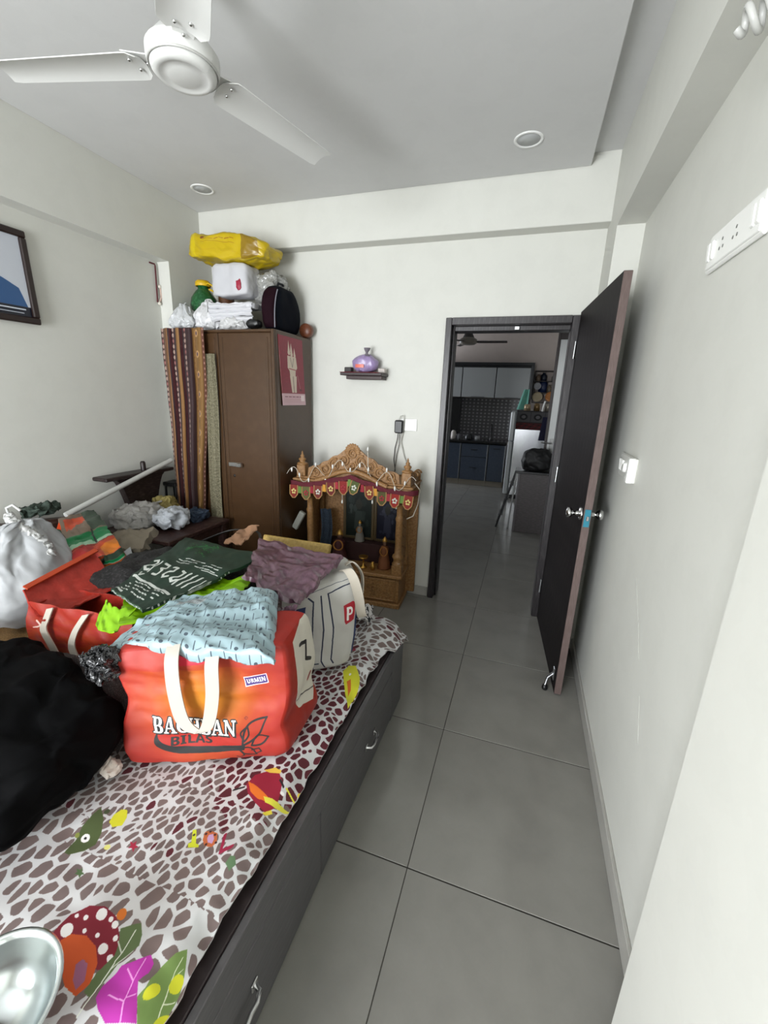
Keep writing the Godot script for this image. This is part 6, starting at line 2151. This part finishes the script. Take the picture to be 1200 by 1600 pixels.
	obj("body", st, mat(rgb(182, 156, 6), 0.35), t)
	# navy backpack
	t = thing("backpack", "navy and maroon backpack standing at the cupboard edge", "backpack", Vector3(-1.685, Y, -2.75))
	var bd := func(p: Vector3) -> Vector3:
		var q := p
		var up := (p.y + 0.145) / 0.29
		q.z *= 1.0 - 0.22 * smoothstep(0.55, 1.0, up)
		return q + wob(p, 0.06, 0.008, 14) + Vector3(0, 0.145, 0)
	st = S()
	soft(st, Vector3(0.062, 0.145, 0.185), 4.0, 20, bd, [0, 2, 3, 5])
	obj("main_body", st, mat(rgb(8, 12, 22), 0.75, 0.0, 0.2), t)
	st = S()
	soft(st, Vector3(0.062, 0.145, 0.185), 4.0, 20, bd, [1, 4])
	obj("front_pocket", st, mat(rgb(30, 12, 20), 0.8, 0.0, 0.2), t)
	st = S()
	var zp := []
	for k in 15:
		var v := k / 14.0
		zp.append(Vector3(0.052, 0.02 + 0.235 * v, 0.172 - 0.045 * v * v * v))
	tube(st, zp, 0.0035, 6)
	obj("zip", st, mat(rgb(130, 130, 140), 0.4), t)
	st = S()
	tube(st, [Vector3(0.0, 0.28, 0.05), Vector3(0.0, 0.315, 0.03), Vector3(0.0, 0.318, -0.02), Vector3(0.0, 0.28, -0.05)], 0.008, 8)
	obj("top_loop", st, mat(rgb(14, 16, 24), 0.7), t)
	# brown wooden roller end
	st = S()
	lathe(st, [Vector2(0, -0.03), Vector2(0.040, -0.03), Vector2(0.048, -0.02), Vector2(0.048, 0.02), Vector2(0.040, 0.03), Vector2(0, 0.03)], 24, Vector3.ZERO, Basis(Vector3.UP, Vector3.BACK, Vector3.RIGHT))
	o = obj("wooden_roller", st, mottled(rgb(104, 54, 30), 0.4, "roller", 0.03, 0.3, Vector3(6, 6, 6)))
	o.position = Vector3(-1.590, Y + 0.049, -2.925)
	tag(o, "round reddish brown wooden roller behind the backpack", "roller")

# ---------------------------------------------------------------- kitchen seen through the doorway
func build_kitchen() -> void:
	var st: SurfaceTool
	var blue := mottled(rgb(64, 74, 90), 0.35, "kitchen_laminate", 0.02, 0.06, Vector3(2, 2, 2))
	var alu := mat(rgb(150, 154, 158), 0.35, 0.8)
	var Z := -7.70
	var n := 0
	for q in [[-1.75, -1.085], [-1.08, -0.60], [-0.595, -0.30]]:
		var c := thing("base_cabinet", ["blue-grey base cupboard under the hob end of the counter", "blue-grey drawer unit under the kitchen sink", "narrow blue-grey base cupboard beside the fridge"][n], "cupboard", Vector3((q[0] + q[1]) * 0.5, 0, Z - 0.29), Vector3.ZERO, "kitchen base cupboards")
		var w: float = q[1] - q[0]
		st = S()
		box(st, Vector3(0, 0.43, -0.01), Vector3(w, 0.66, 0.56), 0.002)
		obj("carcass", st, mat(rgb(90, 92, 96), 0.5), c)
		st = S()
		box(st, Vector3(0, 0.05, -0.02), Vector3(w, 0.10, 0.53), 0.002)
		obj("plinth", st, mat(rgb(168, 158, 144), 0.5), c)
		var fronts := [[0.105, 0.755]] if n != 1 else [[0.105, 0.515], [0.525, 0.755]]
		for f in fronts:
			st = S()
			box(st, Vector3(0, (f[0] + f[1]) * 0.5, 0.28), Vector3(w - 0.03, f[1] - f[0], 0.02), 0.003)
			var d := obj("drawer" if n == 1 else "door", st, blue, c)
			st = S()
			box(st, Vector3(0, lerpf(f[0], f[1], 0.55 if n == 1 else 0.9), 0.298), Vector3(0.12, 0.014, 0.014), 0.003)
			obj("handle", st, mat(rgb(34, 38, 46), 0.4), d)
		st = S()
		box(st, Vector3(w * 0.5 - 0.008, 0.43, 0.284), Vector3(0.016, 0.65, 0.016), 0.002)
		obj("edge_profile", st, alu, c)
		n += 1
	st = S()
	box(st, Vector3(-1.02, 0.795, Z - 0.28), Vector3(1.46, 0.04, 0.62), 0.004)
	var o := obj("worktop", st, mat(rgb(16, 16, 17), 0.15))
	tag(o, "black polished stone kitchen worktop", "worktop")
	# mosaic splashback: small studs in the surface
	st = S()
	var pic := Pic.new(320, 160, rgb(96, 94, 98))
	for j in 12:
		for i in 24:
			pic.rect(i * 13.3 + 1, j * 13.3 + 1, 11, 11, rgb(112, 108, 112))
			pic.disc(i * 13.3 + 6.5, j * 13.3 + 6.5, 3, 2.6, rgb(190, 188, 190))
	grid(st, 1, 1, func(u: float, v: float): return Vector3(lerpf(-1.75, 0.0, u), lerpf(1.55, 0.815, v), -8.312))
	o = obj("splashback", st, printed(pic, 0.25))
	tag(o, "small studded grey mosaic splashback over the worktop", "splashback")
	# wall cupboards
	var grey := mat(rgb(158, 160, 160), 0.3)
	n = 0
	for q in [[-1.75, -1.20], [-1.195, -0.605], [-0.60, -0.03]]:
		var c := thing("wall_cabinet", ["grey glossy wall cupboard beside the cooker hood", "middle grey glossy wall cupboard over the sink", "grey glossy wall cupboard over the mint cloth"][n], "cupboard", Vector3((q[0] + q[1]) * 0.5, 1.56, -8.14), Vector3.ZERO, "kitchen wall cupboards")
		var w: float = q[1] - q[0]
		st = S()
		box(st, Vector3(0, 0.275, -0.01), Vector3(w, 0.55, 0.30), 0.002)
		obj("carcass", st, mat(rgb(30, 31, 33), 0.5), c)
		st = S()
		box(st, Vector3(0, 0.258, 0.15), Vector3(w - 0.012, 0.51, 0.018), 0.003)
		var d := obj("door", st, grey, c)
		st = S()
		box(st, Vector3(0, 0.012, 0.162), Vector3(w * 0.4, 0.010, 0.010), 0.002)
		obj("handle", st, mat(rgb(110, 112, 114), 0.4, 0.6), d)
		n += 1
	st = S()
	bx(st, Vector3(-1.75, 2.112, -8.31), Vector3(0.02, 2.16, -7.965), 0.003)
	bx(st, Vector3(-0.028, 1.56, -8.31), Vector3(0.02, 2.112, -7.965), 0.003)
	o = obj("cabinet_surround", st, mat(rgb(26, 27, 30), 0.4))
	tag(o, "black frame around the grey wall cupboards", "frame")
	# hood and small things on the worktop
	var t := thing("cooker_hood", "black cooker hood beside the mosaic splashback", "hood", Vector3(-1.44, 0.82, -8.12))
	st = S()
	box(st, Vector3(0, 0.42, -0.03), Vector3(0.46, 0.62, 0.28), 0.01)
	obj("hood_body", st, mat(rgb(12, 12, 13), 0.3), t)
	st = S()
	box(st, Vector3(0, 0.11, 0.02), Vector3(0.50, 0.04, 0.34), 0.008)
	obj("hood_rim", st, mat(rgb(40, 40, 42), 0.3, 0.5), t)
	t = thing("kitchen_tap", "dark swan-neck kitchen tap at the sink", "tap", Vector3(-0.61, 0.815, -8.18))
	st = S()
	tube(st, [Vector3(0, 0, 0), Vector3(0, 0.18, 0), Vector3(0, 0.26, 0.03), Vector3(0, 0.28, 0.08), Vector3(0, 0.26, 0.13), Vector3(0, 0.22, 0.14)], 0.013, 10)
	obj("spout", st, mat(rgb(90, 88, 88), 0.25, 0.9), t)
	st = S()
	lathe(st, [Vector2(0.03, 0), Vector2(0.03, 0.01), Vector2(0.018, 0.03), Vector2(0.016, 0.05)], 16)
	obj("tap_base", st, mat(rgb(90, 88, 88), 0.25, 0.9), t)
	n = 0
	for q in [[-1.26, 0.045, 0.15, rgb(190, 182, 174)], [-1.16, 0.03, 0.09, rgb(110, 110, 114)], [-0.83, 0.05, 0.07, rgb(150, 150, 150)], [-0.98, 0.07, 0.10, rgb(40, 40, 42)]]:
		st = S()
		lathe(st, [Vector2(0, 0), Vector2(q[1], 0), Vector2(q[1] * 1.05, q[2] * 0.1), Vector2(q[1], q[2] * 0.8), Vector2(q[1] * 0.6, q[2] * 0.92), Vector2(q[1] * 0.6, q[2]), Vector2(0, q[2])], 16)
		o = obj("kitchen_jar", st, mat(q[3], 0.3))
		o.position = Vector3(q[0], 0.816, -7.86)
		tag(o, ["pale tall jar on the worktop by the hood", "slim grey jar on the worktop", "squat pale pot by the sink", "dark round pot on the worktop"][n], "jar", "jars on the worktop")
		n += 1
	# mint cloth hanging under the wall cupboard
	st = S()
	sheet(st, 12, 10, func(u: float, v: float): return Vector3(lerpf(-0.11, -0.02, u) - 0.09 * v * (1.0 - u), lerpf(1.72, 1.38, v), -7.94 + 0.02 * sin(u * 8.0)), 0.003)
	o = obj("mint_cloth", st, mat(rgb(120, 186, 168), 0.8))
	tag(o, "mint green cloth hanging at the end of the wall cupboards", "cloth")
	# open plate rack
	t = thing("plate_rack", "dark open wall rack with steel plates above the fridge", "rack", Vector3(0.21, 1.50, -8.20))
	st = S()
	for y in [0.0, 0.17, 0.36, 0.53]:
		bx(st, Vector3(-0.17, y, -0.10), Vector3(0.24, y + 0.012, 0.14), 0.002)
	for x in [-0.17, 0.235]:
		bx(st, Vector3(x - 0.006, 0.0, -0.10), Vector3(x + 0.006, 0.545, 0.14), 0.002)
	obj("frame", st, mat(rgb(40, 34, 30), 0.5), t)
	n = 0
	for q in [[0.12, 1.60, 0.085, rgb(176, 160, 130), "pale round plate in the wall rack"], [0.33, 1.61, 0.085, rgb(186, 118, 58), "orange round plate in the wall rack"], [0.10, 1.78, 0.06, rgb(150, 150, 154), "small steel plate on the middle shelf of the rack"]]:
		st = S()
		lathe(st, [Vector2(0, 0), Vector2(q[2] * 0.6, 0.0), Vector2(q[2], 0.012), Vector2(q[2], 0.016), Vector2(q[2] * 0.58, 0.006), Vector2(0, 0.005)], 24, Vector3.ZERO, Basis(Vector3.RIGHT, Vector3(0, 0.2, 0.98), Vector3(0, -0.98, 0.2)))
		o = obj("plate", st, mat(q[3], 0.3))
		o.position = Vector3(q[0], q[1], -8.05)
		tag(o, q[4], "plate", "plates in the wall rack")
		n += 1
	n = 0
	for q in [[0.19, 1.672, 0.07, 0.24, rgb(28, 42, 78)], [0.30, 1.672, 0.04, 0.14, rgb(120, 108, 92)], [0.185, 1.862, 0.05, 0.15, rgb(24, 30, 46)], [0.35, 1.862, 0.035, 0.12, rgb(120, 116, 110)], [0.10, 1.862, 0.04, 0.12, rgb(110, 92, 76)]]:
		st = S()
		lathe(st, [Vector2(0, 0), Vector2(q[2], 0), Vector2(q[2], q[3] * 0.7), Vector2(q[2] * 0.5, q[3] * 0.85), Vector2(q[2] * 0.5, q[3]), Vector2(0, q[3])], 14)
		o = obj("rack_jar", st, mat(q[4], 0.35))
		o.position = Vector3(q[0], q[1], -8.16)
		tag(o, ["big dark blue flask on the middle shelf of the rack", "pale jar on the middle shelf of the rack", "dark bottle on the upper shelf of the rack", "grey tin on the upper shelf of the rack", "brown tin on the upper shelf of the rack"][n], "jar", "jars in the wall rack")
		n += 1
	# fridge, doors facing the counter, side towards the doorway
	t = thing("refrigerator", "steel-sided refrigerator with pale doors turned to the counter", "fridge", Vector3(0.10, 0, -7.2))
	st = S()
	bx(st, Vector3(-0.27, 0.06, -0.30), Vector3(0.36, 1.36, 0.30), 0.012)
	obj("body", st, mat(rgb(190, 192, 196), 0.22, 1.0), t)
	for q in [[0.07, 0.905], [0.915, 1.36]]:
		st = S()
		bx(st, Vector3(-0.345, q[0], -0.30), Vector3(-0.278, q[1], 0.30), 0.012)
		var d := obj("door", st, mat(rgb(206, 210, 212), 0.25), t)
		st = S()
		bx(st, Vector3(-0.365, q[0] + 0.06 if q[0] > 0.5 else q[1] - 0.30, 0.22), Vector3(-0.345, q[1] - 0.06, 0.25), 0.004)
		obj("handle", st, mat(rgb(60, 62, 64), 0.4), d)
	st = S()
	bx(st, Vector3(-0.25, 0.0, -0.28), Vector3(0.34, 0.06, 0.27), 0.004)
	obj("feet", st, black_plastic, t)
	# pocketed cover over the fridge
	pic = Pic.new(360, 200, rgb(58, 56, 58))
	for i in 3:
		pic.rect(i * 120 + 4, 4, 112, 110, rgb(74, 72, 74))
		pic.disc(i * 120 + 60, 60, 34, 34, rgb(26, 26, 28)); pic.disc(i * 120 + 60, 60, 18, 18, rgb(96, 94, 96))
	pic.rect(0, 118, 360, 6, rgb(26, 24, 24))
	pic.rect(0, 124, 360, 76, rgb(70, 18, 22))
	for i in 40:
		pic.disc((i * 53) % 360, 130 + (i * 31) % 66, 9, 6, rgb(96, 22, 26) if i % 2 else rgb(34, 16, 16))
	st = S()
	sheet(st, 20, 10, func(u: float, v: float): return Vector3(lerpf(-0.16, 0.455, u), lerpf(1.372, 1.10, v), -6.892 + 0.004 * sin(u * 14.0)), 0.003)
	o = obj("fridge_cover", st, printed(pic, 0.8))
	tag(o, "dark pocketed fridge cover with round prints and a red border", "cover")
	st = S()
	bx(st, Vector3(-0.165, 1.366, -7.48), Vector3(0.455, 1.376, -6.89), 0.003)
	obj("top_sheet", st, mat(rgb(40, 38, 40), 0.8), o)
	st = S()
	sheet(st, 10, 10, func(u: float, v: float): return Vector3(lerpf(0.22, 0.36, u) - 0.03 * v, lerpf(1.30, 0.95, v), -6.872 + 0.014 * sin(u * 12.0)), 0.004)
	o = obj("navy_cloth", st, mat(rgb(26, 26, 54), 0.9))
	tag(o, "navy cloth hanging on the side of the fridge", "cloth")
	n = 0
	for q in [[-0.02, 0.05, 0.10, rgb(170, 150, 120)], [0.12, 0.045, 0.12, rgb(120, 96, 60)], [0.28, 0.04, 0.12, rgb(150, 142, 130)]]:
		st = S()
		lathe(st, [Vector2(0, 0), Vector2(q[1], 0), Vector2(q[1], q[2] * 0.8), Vector2(q[1] * 0.7, q[2]), Vector2(0, q[2])], 14)
		o = obj("storage_tin", st, mat(q[3], 0.3, 0.4))
		o.position = Vector3(q[0], 1.378, -7.15)
		tag(o, ["pale tin on the fridge near the door edge", "brown tin in the middle of the fridge top", "grey tin on the fridge by the wall"][n], "tin", "tins on the fridge")
		n += 1
	st = S()
	tube(st, [Vector3(0.20, 1.378, -6.98), Vector3(0.21, 1.46, -6.98), Vector3(0.225, 1.53, -6.98)], 0.012, 8)
	o = obj("white_spoon", st, plastic_white)
	tag(o, "white plastic spoon standing on the fridge", "spoon")
	# table with panel sides
	var tw := mottled(rgb(74, 68, 68), 0.5, "table_panel", 0.02, 0.15, Vector3(2, 8, 2))
	t = thing("kitchen_table", "dark table with a brown panel side and black top", "table", Vector3(0.18, 0, -5.02))
	st = S()
	bx(st, Vector3(-0.185, 0.0, -0.10), Vector3(0.205, 0.715, -0.06), 0.003)
	obj("panel", st, tw, t)
	for x in [-0.195, 0.20]:
		st = S()
		bx(st, Vector3(x - 0.012, 0.0, -0.13), Vector3(x + 0.012, 0.715, -0.05), 0.002)
		obj("leg", st, mat(rgb(92, 88, 90), 0.4), t)
	st = S()
	bx(st, Vector3(-0.24, 0.716, -0.26), Vector3(0.24, 0.745, 0.02), 0.004)
	obj("table_top", st, mat(rgb(12, 12, 13), 0.3), t)
	st = S()
	soft(st, Vector3(0.165, 0.125, 0.10), 3.0, 18, func(p: Vector3): return p + wob(p, 0.06, 0.03, 5) + Vector3(0, 0.115, 0))
	o = obj("black_bag", st, mat(rgb(10, 10, 11), 0.6))
	o.position = Vector3(0.165, 0.750, -5.13)
	tag(o, "black shapeless bag lying on the kitchen table", "bag")
	st = S()
	lathe(st, [Vector2(0, 0), Vector2(0.028, 0), Vector2(0.03, 0.01), Vector2(0.03, 0.08), Vector2(0.018, 0.10), Vector2(0.018, 0.12), Vector2(0, 0.12)], 16)
	o = obj("glass_jar", st, mat(rgb(160, 160, 156), 0.15))
	o.position = Vector3(0.372, 0.746, -5.05)
	tag(o, "small glass jar on the end of the kitchen table", "jar")
	# folded step ladder leaning by the table
	t = thing("step_ladder", "black folded metal step ladder leaning by the kitchen table", "ladder", Vector3(-0.13, 0, -5.25))
	var bm := mat(rgb(24, 24, 26), 0.4, 0.3)
	for z in [-0.16, 0.06]:
		st = S()
		bar(st, Vector3(-0.09, 0.0, z), Vector3(0.075, 0.69, z), 0.022, 0.03)
		obj("rail", st, bm, t)
		st = S()
		bar(st, Vector3(0.05, 0.0, z + 0.02), Vector3(0.085, 0.69, z + 0.02), 0.018, 0.024)
		obj("rail", st, mat(rgb(120, 120, 120), 0.35, 0.6), t)
	for y in [0.16, 0.36, 0.54]:
		st = S()
		bar(st, Vector3(-0.09 + 0.24 * y, y, -0.16), Vector3(-0.09 + 0.24 * y, y, 0.06), 0.05, 0.014)
		obj("tread", st, mat(rgb(96, 96, 98), 0.4, 0.4), t)
	# living room ceiling fan
	t = thing("ceiling_fan", "dark ceiling fan of the room beyond the doorway", "fan", Vector3(-0.79, 2.185, -5.5))
	var df := mat(rgb(78, 72, 68), 0.45)
	st = S()
	lathe(st, [Vector2(0, -0.03), Vector2(0.08, -0.028), Vector2(0.105, -0.01), Vector2(0.105, 0.03), Vector2(0.07, 0.05), Vector2(0, 0.055)], 24)
	obj("motor_housing", st, mat(rgb(150, 142, 132), 0.4), t)
	st = S()
	lathe(st, [Vector2(0.07, 0.05), Vector2(0.045, 0.10), Vector2(0.012, 0.17), Vector2(0.012, 0.60)], 16)
	obj("down_rod", st, df, t)
	for k in 3:
		var b := Basis(Vector3.UP, deg_to_rad([-4.0, 116.0, 236.0][k]))
		var bl := fan_blade(0.10, 0.46, 0.11, 0.09)
		st = S()
		sheet(st, 12, 4, func(u: float, v: float): return b * bl.call(u, v), 0.003)
		obj("blade", st, df, t)

func _ready() -> void:
	noise_a.noise_type = FastNoiseLite.TYPE_SIMPLEX_SMOOTH
	noise_a.frequency = 1.0
	noise_a.fractal_octaves = 3
	noise_a.seed = 5
	set_up()
	build_room()
	build_doors()
	build_bed()
	build_cupboard()
	build_curtain()
	build_fan()
	build_lights()
	build_switches()
	build_wall_items()
	build_shrine()
	build_main_bag()
	build_striped_bag()
	build_left_pile()
	build_near()
	build_corner()
	build_cupboard_top()
	build_kitchen()
